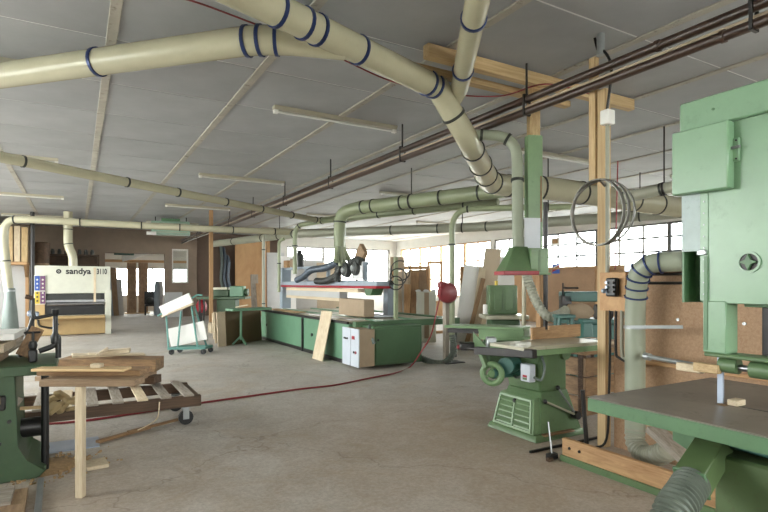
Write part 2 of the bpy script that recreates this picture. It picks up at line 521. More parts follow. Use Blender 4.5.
wall('wall_left', [(XL - .3, XL, YF, 4, 0, CEIL), (XL - .3, XL, 4, 20, 0, 1.1), (XL - .3, XL, 4, 20, 3.3, CEIL), (XL - .3, XL, 20, YB, 0, CEIL)], 'plaster_white', 'left wall with windows outside the picture')
wall('wall_front', [(XL, -1.6, YF - .3, YF, 0, CEIL), (-1.6, 7.6, YF - .3, YF, 0, 1.4), (-1.6, 7.6, YF - .3, YF, 3.0, CEIL), (7.6, XR, YF - .3, YF, 0, CEIL)], 'plaster_white', 'wall behind the viewer with windows')
# room beyond the doorway
wall('wall_annexe', [(-2.3, -2.0, YB + .3, 30.3, 0, 3.4), (8, 8.3, YB + .3, 30.3, 0, 3.4), (-2.3, 1.3, 30.3, 30.6, 0, 3.4), (1.3, 5.6, 30.3, 30.6, 0, .8),
                     (1.3, 5.6, 30.3, 30.6, 2.3, 3.4), (5.6, 8.3, 30.3, 30.6, 0, 3.4)], 'plaster_white', 'walls of the bright room beyond the doorway')
struct(M().bx(-2.3, 8.3, YB + .31, 30.6, 3.4, 3.6).obj('ceiling_annexe', 'ceil_seam'), 'ceiling of the room beyond the doorway')

def window(name, label, axis, at, a0, a1, z0, z1, nv, nh, mat, t=0.06, bar=0.06):
    """a glazed window in the plane axis = at, from a0 to a1, nv by nh panes"""
    def B(m, u0, u1, w0, w1, d=t):
        if axis == 'x': m.bx(at - d / 2, at + d / 2, u0, u1, w0, w1)
        else: m.bx(u0, u1, at - d / 2, at + d / 2, w0, w1)
        return m
    m = M(); f = 0.06
    B(m, a0, a0 + f, z0, z1); B(m, a1 - f, a1, z0, z1); B(m, a0 + f, a1 - f, z0, z0 + f); B(m, a0 + f, a1 - f, z1 - f, z1)
    w = struct(m.obj(name, mat), label)
    for i in range(1, nv):
        u = a0 + (a1 - a0) * i / nv
        B(M(), u - bar / 2, u + bar / 2, z0 + f, z1 - f, t * .8).obj('mullion', mat, w)
    for j in range(1, nh):
        z = z0 + (z1 - z0) * j / nh
        B(M(), a0 + f, a1 - f, z - bar / 2, z + bar / 2, t * .7).obj('glazing_bar', mat, w)
    for i in range(nv):
        for j in range(nh):
            u0 = a0 + (a1 - a0) * i / nv; u1 = a0 + (a1 - a0) * (i + 1) / nv
            y0 = z0 + (z1 - z0) * j / nh; y1 = z0 + (z1 - z0) * (j + 1) / nh
            B(M(), u0 + .03, u1 - .03, y0 + .03, y1 - .03, 0.006).obj('pane', 'glass', w)
    return w
wn = 1
for k in range(6):
    a0 = 1.8 + k * 2.55
    window('window_%d' % wn, 'high steel-framed window in the pale right wall', 'x', XR + .06, a0 + .0, a0 + 2.55, 2.03, 3.33, 3, 3, 'window_metal' if k % 2 else 'window_metal_dark'); wn += 1
for k in range(4):
    a0 = 17.3 + k * 1.825
    window('window_%d' % wn, 'tall wood-framed window in the far part of the right wall', 'x', XR + .06, a0, a0 + 1.825, .85, 3.33, 2, 3, 'wood_frame', .1, .05); wn += 1
for k in range(3):
    a0 = 9.0 + k * 5.9 / 3
    window('window_%d' % wn, 'white window in the end wall behind the sander', 'y', YB + .1, a0, a0 + 5.9 / 3, 1.55, 3.33, 2, 3, 'window_metal'); wn += 1
window('window_%d' % wn, 'small window looking from the brown wall into the next room', 'y', YB + .1, WX0, WX1, 1.5, 3.02, 1, 1, 'white_board'); wn += 1
window('window_%d' % wn, 'wide window of the room beyond the doorway', 'y', 30.42, 1.3, 5.6, .8, 2.3, 4, 2, 'window_metal'); wn += 1
window('window_%d' % wn, 'windows of the wall behind the viewer', 'y', YF - .1, -1.6, 7.6, 1.4, 3.0, 6, 2, 'window_metal'); wn += 1
window('window_%d' % wn, 'windows of the left wall outside the picture', 'x', XL - .1, 4, 20, 1.1, 3.3, 8, 2, 'window_metal'); wn += 1
# plywood lining under the high windows
for k, (y0, y1, mt) in enumerate([(4.2, 7.0, 'ply'), (7.02, 9.6, 'chip_pale'), (9.62, 12.0, 'ply'), (12.02, 14.4, 'chipboard'), (14.42, 17.0, 'ply')]):
    o = struct(M().bx(XR - .05, XR - .002, y0, y1, 0, 2.0, .004).obj('trim_%d' % (k + 1), mt), 'board lining below the high windows')
struct(M().bx(XR - .1, XR - .002, 1.8, 17.1, 2.0, 2.07, .006).obj('trim_6', 'wood_frame'), 'wooden sill under the high windows')

# ------------------------------------------------------------------ overhead: ducts, heating pipes, lamps
def U(px, py, z): return D(px, py, F * (z - EYE) / (CY - py))
def walk(P, t):
    L = [0]
    for a, b in zip(P, P[1:]): L.append(L[-1] + (b - a).length)
    s = L[-1] * t
    for i in range(len(P) - 1):
        if L[i + 1] >= s or i == len(P) - 2:
            f = (s - L[i]) / max(1e-6, L[i + 1] - L[i])
            return P[i].lerp(P[i + 1], f), (P[i + 1] - P[i]).normalized(), i + f
def duct(name, label, pts, r, mat, clamps=(), cmat='clamp_dark', fil=0.4, hang=(), n=20, cw=0.03, cat='duct'):
    pts = [V(p) for p in pts]
    rs0 = r if isinstance(r, (list, tuple)) else [r] * len(pts)
    P = fillet(pts, fil, 7) if len(pts) > 2 else [pts[0].lerp(pts[1], k / 8) for k in range(9)]
    L = [0]
    for a, b in zip(pts, pts[1:]): L.append(L[-1] + (b - a).length)
    LP = [0]
    for a, b in zip(P, P[1:]): LP.append(LP[-1] + (b - a).length)
    rs = []
    for l in LP:
        s = l / LP[-1] * L[-1]
        for i in range(len(L) - 1):
            if L[i + 1] >= s - 1e-6 or i == len(L) - 2:
                f = min(1, (s - L[i]) / max(1e-6, L[i + 1] - L[i])); rs.append(rs0[i] * (1 - f) + rs0[i + 1] * f); break
    lo = min(P, key=lambda p: p.z)
    t = thing(name, label, cat, (lo.x, lo.y, lo.z - min(rs)))
    M().tube(P, rs, n).obj('pipe', mat, t)
    for c in clamps:
        p, d, k = walk(P, c); i = min(int(k), len(rs) - 2); rr = rs[i] + (rs[i + 1] - rs[i]) * (k - i)
        M().ring(p, d, rr * .97, rr + 0.012, cw, n).obj('clamp', cmat, t)
    for h in hang:
        p, d, k = walk(P, h); i = min(int(k), len(rs) - 2); rr = rs[i]
        hg = M().ring(p, d, rr * .98, rr + 0.014, cw, n).obj('hanger_strap', 'dark_steel', t)
        M().cyl(p + Vector((0, 0, rr)), (p.x, p.y, CEIL - .004), 0.01, n=8).obj('hanger_rod', 'dark_steel', hg)
    return t
Z = 3.55
duct('extraction_duct', 'thick cream duct crossing the upper left ceiling', [U(-30, 80, Z), U(268, 38, Z), U(345, 47, Z - .02)], [.12, .12, .11], 'duct_cream',
     (.02, .40, .79, .82, .855), 'clamp_blue', .3)
duct('extraction_duct', 'thick cream duct running diagonally from top centre to the junction', [U(215, -20, Z), U(330, 36, Z), U(438, 88, Z)], [.12, .12, .12], 'duct_cream',
     (.2, .3, .355, .54, .93, .97), 'clamp_blue', .2)
duct('extraction_duct', 'cream branch duct coming down from the top right of centre', [U(480, -12, 3.6), U(459, 90, 3.56), D(449, 112, 5.75)], [.095, .095, .06], 'duct_cream', (.2, .66), 'clamp_blue', .12)
duct('extraction_duct', 'main cream trunk duct sloping from the junction then turning right behind the steel hoop',
     [D(436, 84, 5.55), D(449, 108, 5.72), D(467, 138, 5.9), D(491, 185, 8.6), D(548, 188, 8.8), D(683, 208, 10.6), D(735, 214, 11.5)], [.122, .12, .122, .175, .19, .2, .2], 'duct_cream',
     (.04, .12, .2, .27, .33, .37, .43, .52, .66, .73, .80, .86), 'clamp_dark', .45, (.9,), 24)
duct('extraction_duct', 'green duct over the long sander with an elbow down to its fans',
     [D(508, 189.5, 9.4), D(356, 208, 11.4), D(340, 214, 11.55), D(339.5, 247, 11.5)], [.14, .135, .135, .12], 'duct_green', (.12, .3, .5, .66, .72, .88), 'clamp_dark', .5, (.45,))
duct('extraction_duct', 'slimmer green duct just behind the sander duct', [D(498, 202, 10.8), D(400, 212, 12.2), D(318, 221, 13.8)], .085, 'duct_green', (.15, .4, .6, .8, .97), 'clamp_dark', .3)
duct('extraction_duct', 'thin cream duct slanting from the far left edge to the sander', [U(-12, 154.5, 3.25), U(318, 220.3, 3.1)], [.077, .07], 'duct_cream', (.06, .28, .42, .58, .72, .86, .985), 'clamp_dark')
duct('extraction_duct', 'thin cream duct along the back dropping at the far left', [D(9, 292, 12.4), D(3, 240, 12.4), D(6, 219.5, 12.4), D(30, 219.5, 12.5), D(200, 228.5, 14), D(310, 233, 15.6)],
     [.1, .1, .085, .085, .085, .085], 'duct_cream', (.08, .2, .35, .5, .6, .75, .88), 'clamp_dark', .35)
duct('extraction_duct', 'long grey-green duct running level in front of the windows', [U(213, 244, 2.9), U(300, 233.5, 2.9), U(480, 227, 2.9), U(690, 212, 2.9), U(730, 208.5, 2.9)], .115, 'duct_grey',
     (.1, .22, .33, .43, .52, .6, .68, .76, .86), 'clamp_dark', .4, (.28, .64, .9))
duct('extraction_duct', 'green drop pipe with an elbow beside the red hose reel', [D(575, 206.5, 9.3), D(452, 209, 10), D(452, 340, 10)], .055, 'duct_green', (.2, .42, .6), 'clamp_dark', .4, (.1,))
duct('extraction_duct', 'pale arched pipe dropping into the green hood', [D(466, 134.5, 6.0), D(517, 136, 5.9), D(518, 249, 5.72)], [.055, .06, .06], 'duct_pale', (.1, .27, .56), 'clamp_dark', .42)
duct('extraction_duct', 'short cream down pipe above the white wide-belt sander', [D(68, 211.6, 17), D(68, 246, 17), D(73, 256, 17), D(73, 270, 17)], .13, 'duct_cream', (.3, .55), 'clamp_dark', .2)
duct('extraction_duct', 'grey open-ended duct hanging beside the band saw head', [D(619, 199, 8.2), D(676, 186, 7.6), D(720, 176, 7.2)], .085, 'duct_grey', (.06, .45), 'clamp_dark', .3, (.48,))
duct('extraction_duct', 'grey-green pipe with a banded elbow against the chipboard partition',
     [D(694, 261, 4.08), D(640, 263, 4.33), D(635, 300, 4.45), D(635, 432, 4.45)], .08, 'duct_pale', (.03, .13, .18, .225, .27, .315, .36), 'clamp_blue', .3, (), 22, .012)
duct('extraction_duct', 'thin green pipe dropping to the far end of the sander', [D(318, 222, 13.8), D(295, 226, 14), D(295, 274, 14)], .06, 'duct_green', (.3, .6), 'clamp_dark', .25)
duct('extraction_duct', 'thinner green pipe left of the sander frame', [D(284, 239, 14.9), D(279, 241, 15), D(279, 292, 15)], .045, 'duct_green', (.5,), 'clamp_dark', .15)
duct('extraction_duct', 'slender grey-green upright pipe left of the long sander', [D(263.5, 235, 15.6), D(263.5, 333, 15.6)], .045, 'duct_grey', (.15, .7))
for c, lab in (((.0), 'upper dark brown heating pipe under the ceiling'), ((-.126), 'lower dark brown heating pipe under the ceiling')):
    t = thing('heating_pipe', lab, 'pipe', (4.07, 4, 3.42 + c - .032), group='pair of brown heating pipes')
    M().cyl((4.07, -2.5, 3.42 + c), (4.07, YB - .01, 3.42 + c), .04, n=14).obj('pipe', 'brown_pipe', t)
    for y in ((1.2, 2.6) if c == 0 else (2.1,)):
        M().ring((4.07, y, 3.42 + c), (0, 1, 0), .038, .048, .03, 14).obj('coupling', 'brown_pipe', t)
t = thing('pipe_rail', 'beige rail clipped between the two brown heating pipes', 'rail', (4.1, 4, 3.345))
M().bx(4.09, 4.115, -2.5, YB - .01, 3.345, 3.37, .004).obj('rail', 'bracket_beige', t)
for y in (1.9, 4.05, 6.5, 9.0, 11.5, 14.0, 16.5, 19.0, 21.5):
    h = M().bx(4.03, 4.11, y - .012, y + .012, 3.25, 3.262).bx(4.022, 4.034, y - .012, y + .012, 3.25, 3.47).bx(4.106, 4.118, y - .012, y + .012, 3.25, 3.47).bx(4.022, 4.118, y - .012, y + .012, 3.458, 3.47).obj('hanger', 'dark_steel', t)
    M().cyl((4.07, y, 3.47), (4.07, y, CEIL - .004), .012, n=8).obj('hanger_rod', 'dark_steel', h)
# lamps
LAMPX = [(-2.15, 'left of the first batten'), (2.2, 'over the aisle'), (6.55, 'beyond the heating pipes'), (10.9, 'near the windows')]
LAMPY = [(6.65, 'nearest row'), (11.5, 'second row'), (16.4, 'third row'), (21.3, 'farthest row')]
lamp0 = None
for x, a in LAMPX:
    for y, b in LAMPY:
        lab = 'white unlit fluorescent ceiling lamp %s, %s' % (a, b)
        if lamp0 is None:
            lamp0 = thing('fluorescent_lamp', lab, 'lamp', (x, y, 3.72), group='fluorescent ceiling lamps')
            M().hexa([(x, y - .035, 3.745), (x + 1.85, y - .035, 3.745), (x + 1.85, y + .035, 3.745), (x, y + .035, 3.745)],
                     [(x, y - .06, CEIL - .007), (x + 1.85, y - .06, CEIL - .007), (x + 1.85, y + .06, CEIL - .007), (x, y + .06, CEIL - .007)]).obj('housing', 'lamp_white', lamp0)
            M().cyl((x + .06, y, 3.722), (x + 1.79, y, 3.722), .016, n=10).obj('tube', 'tube_glass', lamp0)
            for e in (x + .03, x + 1.82): M().bx(e - .03, e + .03, y - .03, y + .03, 3.70, 3.746, .004).obj('lamp_holder', 'white_board', lamp0)
        else:
            r = lamp0.copy(); COL.objects.link(r); r.location = (x, y, 3.72); r['label'] = lab
            for ch in lamp0.children:
                c = ch.copy(); COL.objects.link(c); c.parent = r
# red cable looping along the ceiling
tag(M().tube(smooth([U(172, -3, 3.76), U(210, 7, 3.7), U(330, 54, 3.72), U(388, 80, 3.66), U(440, 93, 3.6), U(500, 96, 3.55), U(545, 84, 3.58), U(590, 94, 3.5)], 8), .008, 8).obj('cable', 'hose_red'),
    'thin red cable looping under the ceiling behind the ducts', 'cable')
# suspended timber
tag(plank('timber_beam', (2.86, 4.15, 3.7), (5.95, 4.15, 3.7), .09, .13, 'pine'), 'upper pine beam fixed under the ceiling across the pipes', 'beam')
tag(plank('timber_beam', (2.75, 4.45, 3.66), (5.15, 4.45, 3.66), .1, .07, 'pine'), 'lower pine beam behind the upper one under the ceiling', 'beam')

# ------------------------------------------------------------------ hanging green column, hood
pc = D(533.5, 200, 5.85)
t = thing('control_column', 'light green hanging column with a wooden top over the spindle moulder', 'column', (pc.x, pc.y, 1.62), math.radians(-22))
M().bx(-.085, .085, -.05, .05, 1.5, 0.02, .004).obj('column', 'saw_green_dark' if False else 'moulder_light', t, True)
M().bx(-.06, .06, -.045, .045, 1.5, 2.03, .004).obj('wooden_post', 'pine', t, True)
M().bx(.055, .072, -.056, -.048, .55, 1.05).obj('slot', 'old_wood', t, True)
tag(M().box(D(532.3, 233, 5.72), (.18, .006, .325), Matrix.Rotation(math.radians(-22), 3, 'Z')).obj('notice_sheet', 'paper'), 'white paper sheet pinned low on the green column', 'paper')
hb = D(517, 274, 5.7)
t = thing('extraction_hood', 'green sheet metal hood with a red rim at the foot of the column', 'hood', (hb.x, hb.y, hb.z), math.radians(-24))
M().hexa([(-.19, -.16, .02), (.17, -.16, .02), (.17, .16, .02), (-.19, .16, .02)], [(-.06, -.075, .29), (.09, -.075, .29), (.09, .075, .29), (-.06, .075, .29)], .005).obj('hood_shell', 'moulder_green', t, True)
M().bx(-.2, .18, -.17, .17, -.012, .03, .004).obj('rim', 'red', t, True)
b = M().bx(.095, .29, -.15, .12, .0, .27, .006).obj('hood_box', 'moulder_light', t, True)
M().bx(.08, .31, -.165, .135, -.01, .012, .004).obj('box_rim', 'moulder_light', b, True)
M().bx(.18, .2, -.156, -.15, .02, .25).obj('seam', 'moulder_green', b, True)

# ------------------------------------------------------------------ right: post, partition, hoops, switch
PX, PY = 4.2, onX(604, 4.2)
tag(plank('timber_post', (PX, PY, 0), (PX, PY, 3.28), .09, .075, 'pine', up=(1, 0, 0)), 'tall pine post standing at the end of the chipboard partition', 'post')
tag(plank('timber_board', (PX - .02, PY + .095, 2.42), (PX - .02, PY + .095, 3.6), .07, .06, 'pine', up=(1, 0, 0)), 'shorter pine board fixed to the upper tall post', 'board')
t = thing('conduit', 'grey electrical conduit with a white box running up the tall post', 'conduit', (PX - .06, PY - .07, 1.7))
M().cyl((PX - .05, PY - .075, 1.3), (PX - .05, PY - .075, 2.95), .018, n=10).obj('tube', 'duct_grey', t)
M().bx(PX - .1, PX - .0, PY - .12, PY - .03, 2.93, 3.06, .008).obj('junction_box', 'white_board', t)
M().tube(smooth([(PX - .05, PY - .07, 3.06), (PX - .06, PY - .1, 3.2), (PX - .03, PY - .1, 3.45), (PX - .02, PY - .02, 3.62), (PX, PY + .06, 3.66), (PX, PY + .1, 3.795)], 6), .013, 8).obj('cable', 'black', t)
M().cyl((PX - .02, PY + .02, 3.6), (PX - .02, PY + .02, 3.795), .035, n=12).obj('ceiling_fitting', 'galv', t)
M().cyl((PX - .02, PY - .13, 1.62), (PX + .02, PY - .13, 2.6), .006, n=6).obj('red_wire', 'hose_red', t)
hc = D(599, 212, 4.6)
for k, (dx, ax, rr) in enumerate(((0, (1, .03, 0), .283), (.035, (.97, .22, .0), .280), (-.03, (.98, -.1, .04), .286))):
    c = hc + Vector((dx, 0, -0.004 * k))
    tag(M().ring(c, ax, rr - .004, rr + .004, .034, 48).obj('steel_hoop', 'hoop_steel'),
        ['middle of the three thin steel hoops hung on the tall post', 'rightmost of the three thin steel hoops hung on the tall post', 'leftmost of the three thin steel hoops hung on the tall post'][k], 'hoop', 'steel hoops on the post')
t = thing('hoop_hook', 'steel hook on the post carrying the steel hoops', 'hook', (PX - .05, PY, 2.38))
M().beam((PX - .02, PY - .03, 2.385), (hc.x - .05, hc.y - .05, 2.385 + .0), .02, .02).obj('arm', 'dark_steel', t)
# partition
PA, PB = 0.2, PY - .06
t = thing('partition', 'chipboard partition behind the band saw with a wooden top rail', 'partition', (4.3, 1.6, 0))
for a, b in ((PA, 1.55), (1.553, PB)):
    M().bx(4.26, 4.285, a, b, 0.0, 1.60, .002).obj('chipboard_panel', 'chipboard', t)
M().bx(4.22, 4.30, PA, PB + .02, 1.60, 1.64, .004).obj('top_rail', 'wood_frame', t)
M().bx(4.285, 4.33, PA, PB, 0.0, .06).obj('sole_plate', 'wood_frame', t)
M().bx(4.235, 4.26, 1.1, PB - .28, .80, .83, .003).obj('cleat', 'wood_frame', t)
for y in (PB - .1, PB - .6, PB - 1.1):
    M().cyl((4.26, y, 1.2), (4.25, y, 1.2), .012, n=10).obj('screw', 'galv', t)
for zz, lab in ((1.575, 'upper dark cable fixed along the top of the partition'), (1.50, 'lower dark cable fixed along the top of the partition')):
    tag(M().tube([(4.245, PB - .27, zz), (4.245, .3, zz)], .012, 8).obj('cable', 'black'), lab, 'cable')
a = onX(602, 4.2); b2 = onX(626, 4.2)
t = thing('switch_board', 'plywood back board with a black starter switch on the post', 'switch', (4.2, PY - .1, 1.27))
M().bx(4.13, 4.155, onX(627, 4.15), onX(601, 4.15), 1.25, 1.595, .003).obj('back_board', 'ply', t)
ys = onX(612.5, 4.1)
M().bx(4.07, 4.13, ys - .055, ys + .055, 1.38, 1.545, .012).obj('switch_case', 'black', t)
for dz in (-.04, .0, .04):
    for dy in (-.03, .03): M().cyl((4.07, ys + dy, 1.463 + dz), (4.05, ys + dy, 1.463 + dz), .012, n=10).obj('terminal', 'plate_blue' if dy > 0 else 'dark_steel', t)
M().ball((4.045, ys + .05, 1.43), .022).obj('knob', 'plate_blue', t)
M().box((4.1, onX(632, 4.1), 1.63), (.07, .1, .07), None, .006).obj('cable_box', 'plate_blue', t)
for k, px in enumerate((610, 616, 622)):
    y = onX(px, 4.14)
    pts = [(4.14, y, 1.26), (4.14, y, .9)]
    pts += [(4.14, y - .03, .84), (4.14, y - .14, .8)] if k else [(4.14, y + .01, .5), (4.12, y + .02, .1), (4.05, y + .1, .012), (3.95, y + .3, .012)]
    tag(M().tube(smooth(pts, 5), .011 if k < 2 else .016, 8).obj('cable', 'black' if k < 2 else 'duct_grey'),
        ['black cable running from the switch board down to the floor', 'black cable bending below the switch board', 'grey conduit tube below the switch board'][k], 'cable')
# things between partition and sill
tag(M().beam(D(627, 327, 4.33), D(683, 327, 4.05), .01, .025).ring(D(635, 327, 4.45), (0, 0, 1), .08, .09, .025, 20).obj('pipe_bracket', 'galv'), 'flat galvanised bracket strapped round the banded elbow pipe', 'bracket')
tag(M().cyl(D(645, 356, 4.3), D(700, 366, 3.7), .018, n=10).cyl(D(645, 356, 4.3), D(650, 357, 4.25), .03, n=10).obj('support_rod', 'galv'), 'thin galvanised rod from the elbow pipe towards the saw', 'rod')
P_, R_ = ribbed([D(635, 428, 4.45), D(636, 444, 4.42), D(646, 455, 4.3), D(658, 455, 4.15), D(668, 450, 4.05)], .078, .035, .004)
tag(M().tube(P_, R_, 16).obj('flexible_hose', 'duct_grey'), 'grey flexible elbow hose lying at the foot of the banded pipe', 'hose')
tag(plank('offcut_board', D(653, 428, 4.0), D(690, 462, 3.7), .14, .05, 'grey_wood'), 'slanted grey board propped behind the band saw table', 'board')
t = thing('floor_sill', 'wooden sill board standing on edge on the floor before the partition', 'board', (3.58, 2.5, 0))
M().bx(3.555, 3.6, 1.7, 3.13, .02, .19, .004).obj('board', 'wood_frame', t)
M().bx(3.53, 3.555, 1.7, 3.13, .0, .05, .003).obj('lower_batten', 'moulder_green', t)
for y in (3.05, 2.95): M().cyl((3.556, y, .12), (3.548, y, .12), .012, n=8).obj('bolt', 'dark_steel', t)
tag(M().cyl((3.72, 3.0, 0), (3.68, 3.02, .60), .018, n=10).obj('steel_bar', 'dark_steel'), 'upright dark steel bar standing beside the spindle moulder', 'bar')
tag(M().beam(G(530, 452, .012), G(600, 437, .012), .02, .02).obj('steel_bar', 'black'), 'black bar lying on the floor at the moulder foot', 'bar')
t = thing('floor_clamp', 'small rusty clamp with a tilted screw lying on the floor', 'clamp', G(552, 459))
g = G(552, 459)
M().bx(g.x - .05, g.x + .05, g.y - .03, g.y + .03, 0, .05, .008).obj('body', 'dark_steel', t)
M().bx(g.x - .09, g.x - .03, g.y - .05, g.y - .01, 0, .03, .006).obj('jaw', 'dark_wood', t)
M().cyl((g.x, g.y, .03), g + Vector((.02, .06, .3)), .007, n=8).obj('screw', 'galv', t)

# ------------------------------------------------------------------ band saw (right foreground)
t = thing('band_saw', 'large pale green band saw with a wide table in the right foreground', 'saw', (2.62, .9, 0))
FX = 2.45
M().bx(FX, FX + .3, .42, 1.347, 1.41, 2.2, .006).obj('wheel_housing', 'saw_green', t)
M().bx(FX - .012, FX + .3, .40, 1.455, 2.2, 2.336, .008).obj('top_cover', 'saw_green', t)
M().bx(FX - .004, FX + .0, .42, 1.345, 1.412, 2.195, .001).obj('wheel_door', 'saw_green', t)
fl = M().bx(FX - .06, FX - .004, 1.215, 1.462, 1.905, 2.195, .006).obj('flap_door', 'saw_green', t)
yl = onX(735, FX)
lt = M().bx(FX - .02, FX - .004, yl - .025, yl + .025, 2.02, 2.12, .003).obj('latch_plate', 'saw_green', t)
M().cyl((FX - .03, yl + .04, 2.075), (FX - .03, yl - .035, 2.078), .007, n=8).obj('bolt', 'steel', lt)
for dz in (2.03, 2.108):
    for dy in (-.015, .015): M().cyl((FX - .02, yl + dy, dz), (FX - .024, yl + dy, dz), .004, n=8).obj('screw', 'dark_steel', lt)
# U channel at the blade side
M().bx(FX, FX + .1, 1.345, 1.355, 1.41, 2.2).bx(FX, FX + .1, 1.437, 1.447, 1.41, 2.2).bx(FX + .09, FX + .1, 1.355, 1.437, 1.41, 2.2).obj('blade_channel', 'saw_green_dark', t)
M().bx(FX - .006, FX + .0, 1.36, 1.446, 1.645, 1.91, .001).obj('scale_plate', 'scale_paint', t)
M().bx(FX - .008, FX - .003, 1.325, 1.36, 1.42, 1.91, .001).obj('rivet_strip', 'saw_green', t)
for k in range(9): M().cyl((FX - .008, 1.342, 1.45 + k * .052), (FX - .012, 1.342, 1.45 + k * .052), .003, n=8).obj('rivet', 'galv', t)
M().bx(FX - .02, FX - .006, 1.33, 1.37, 1.625, 1.65, .004).obj('clip', 'galv', t)
# tension knob in a round recess
kz, ky = 1.588, onX(750, FX)
kn = M().ring((FX - .008, ky, kz), (1, 0, 0), .036, .045, .008, 24).obj('knob_ring', 'saw_green', t)
M().cyl((FX - .006, ky, kz), (FX - .003, ky, kz), .037, n=24).obj('recess', 'dark_steel', kn)
st = [((.034 if i % 2 == 0 else .014) * math.cos(i * math.pi / 4), (.034 if i % 2 == 0 else .014) * math.sin(i * math.pi / 4)) for i in range(8)]
M().prism([(ky + a, kz + b) for a, b in st], 'x', FX - .022, FX - .005).obj('star_knob', 'saw_green_dark', kn)
for z, y in ((1.95, 1.05), (1.75, .98), (1.49, 1.02), (2.27, 1.3), (2.27, 1.05)):
    M().cyl((FX - .004, y, z), (FX - .0165, y, z), .006, n=8).obj('screw', 'saw_green_dark', t)
# guard, guide
yg = onX(727, FX)
M().bx(FX - .01, FX + .09, yg, 1.347, 1.19, 1.42, .004).obj('blade_guard', 'saw_green', t)
M().bx(FX - .013, FX - .01, 1.325, 1.34, 1.2, 1.62).obj('guard_hinge', 'saw_green_dark', t)
M().bx(FX - .01, FX + .1, 1.02, 1.345, 1.172, 1.19, .006).obj('guide_bar', 'moulder_green', t)
M().bx(2.585, 2.615, 1.14, 1.175, 1.18, 1.43, .003).obj('guide_post', 'dark_steel', t)
M().bx(2.53, 2.62, 1.12, 1.22, 1.395, 1.42, .003).obj('post_collar', 'saw_green_dark', t)
gd = M().cyl((2.5, 1.30, 1.135), (2.5, 1.225, 1.135), .034, n=18).obj('guide_block', 'moulder_green', t)
M().cyl((2.5, 1.225, 1.13), (2.5, 1.15, 1.13), .014, n=12).obj('guide_shaft', 'steel', gd)
M().cyl((2.5, 1.175, 1.13), (2.5, 1.03, 1.13), .036, n=18).obj('guide_housing', 'moulder_green', t)
M().cyl((2.5, 1.18, 1.13), (2.5, 1.165, 1.13), .022, n=14).obj('lock_nut', 'dark_steel', gd)
M().bx(2.545, 2.556, 1.315, 1.34, .94, 1.42).obj('blade', 'plate_blue', t)
tb = M().bx(2.14, 3.2, .66, 1.72, .925, .95, .003).obj('table_top', 'table_brown', t)
M().bx(2.137, 3.203, .657, 1.723, .885, .925, .005).bx(2.133, 2.141, .66, 1.72, .885, .944, .001).bx(2.14, 3.2, 1.719, 1.727, .885, .944, .001).obj('table_edge', 'saw_green_dark', tb)
M().bx(2.545, 2.557, .66, 1.33, .949, .9515).obj('table_slot', 'dark_steel', tb)
M().bx(2.50, 2.60, 1.285, 1.32, .949, .9512).obj('table_insert', 'old_wood', tb)
# under the table
M().bx(2.38, 2.9, .75, 1.30, .80, .885, .01).obj('trunnion', 'teal', t)
M().prism([(1.22, .885), (1.44, .885), (1.44, .78), (1.34, .74), (1.22, .74)], 'x', 2.36, 2.5, .004).obj('table_bracket', 'saw_green_dark', t)
M().bx(2.33, 2.95, .95, 1.24, .0, .78, .012).obj('base_cabinet', 'saw_base_green', t)
M().bx(2.33, 2.95, .35, .935, .0, .78, .012).obj('base_door', 'saw_base_green', t)
M().bx(2.40, 2.9, .93, .955, .0, .76).obj('door_gap', 'black', t)
M().cyl((2.33, .95, .70), (2.31, .95, .70), .03, n=14).obj('hinge_boss', 'saw_base_green', t)
M().bx(2.6, 2.95, .1, .42, .0, 2.3, .02).obj('column', 'saw_green', t)
ca, cb = D(712, 450, 2.26), D(692, 482, 2.14)
M().beam(ca + (ca - cb) * .3, cb, .115, .115, bev=.004).obj('dust_chute', 'saw_base_green', t)
M().beam(cb, cb + (cb - ca) * .06, .125, .125, bev=.004).obj('chute_collar', 'saw_green_dark', t)
hp = [cb, D(684, 495, 2.08), D(671, 516, 2.02), D(661, 560, 1.98), D(655, 630, 1.96), Vector((1.55, 1.25, .09)), Vector((1.75, 1.0, .09))]
P_, R_ = ribbed(hp, .066, .02, .005)
tag(M().tube(P_, R_, 20).obj('flexible_hose', 'flex_green'), 'fat ribbed grey hose under the band saw table', 'hose')
t = thing('saw_fence', 'light wooden fence blocks on the band saw guide', 'fence', (2.49, 1.39, 1.09))
M().bx(2.47, 2.505, 1.37, 1.49, 1.085, 1.122, .003).obj('block', 'pale_wood', t)
M().bx(2.455, 2.49, 1.29, 1.40, 1.095, 1.135, .003).obj('block', 'pine', t)
tag(M().bx(2.53, 2.6, 1.245, 1.29, .951, .978, .003).obj('wood_block', 'pale_wood'), 'small pale wood block lying on the saw table beside the blade', 'wood block')

# ------------------------------------------------------------------ spindle moulder with sliding table
bx0, by0, rot = 4.06, 3.92, math.radians(-1)
t = thing('spindle_moulder', 'green spindle moulder with louvred base, handwheel and sliding table', 'machine', (bx0, by0, 0), rot)
M().hexa([(-.35, -.36, 0), (.33, -.36, 0), (.33, .34, 0), (-.35, .34, 0)], [(-.33, -.34, .06), (.31, -.34, .06), (.31, .32, .06), (-.33, .32, .06)], .006).obj('plinth', 'moulder_green', t, True)
M().hexa([(-.27, -.33, .06), (.30, -.33, .06), (.30, .3, .06), (-.27, .3, .06)], [(-.17, -.24, .44), (.2, -.24, .44), (.2, .22, .44), (-.17, .22, .44)], .012).obj('lower_body', 'moulder_green', t, True)
M().hexa([(-.17, -.235, .43), (.2, -.235, .43), (.2, .22, .43), (-.17, .22, .43)], [(-.2, -.25, .86), (.18, -.25, .86), (.18, .24, .86), (-.2, .24, .86)], .02).obj('column', 'moulder_green', t, True)
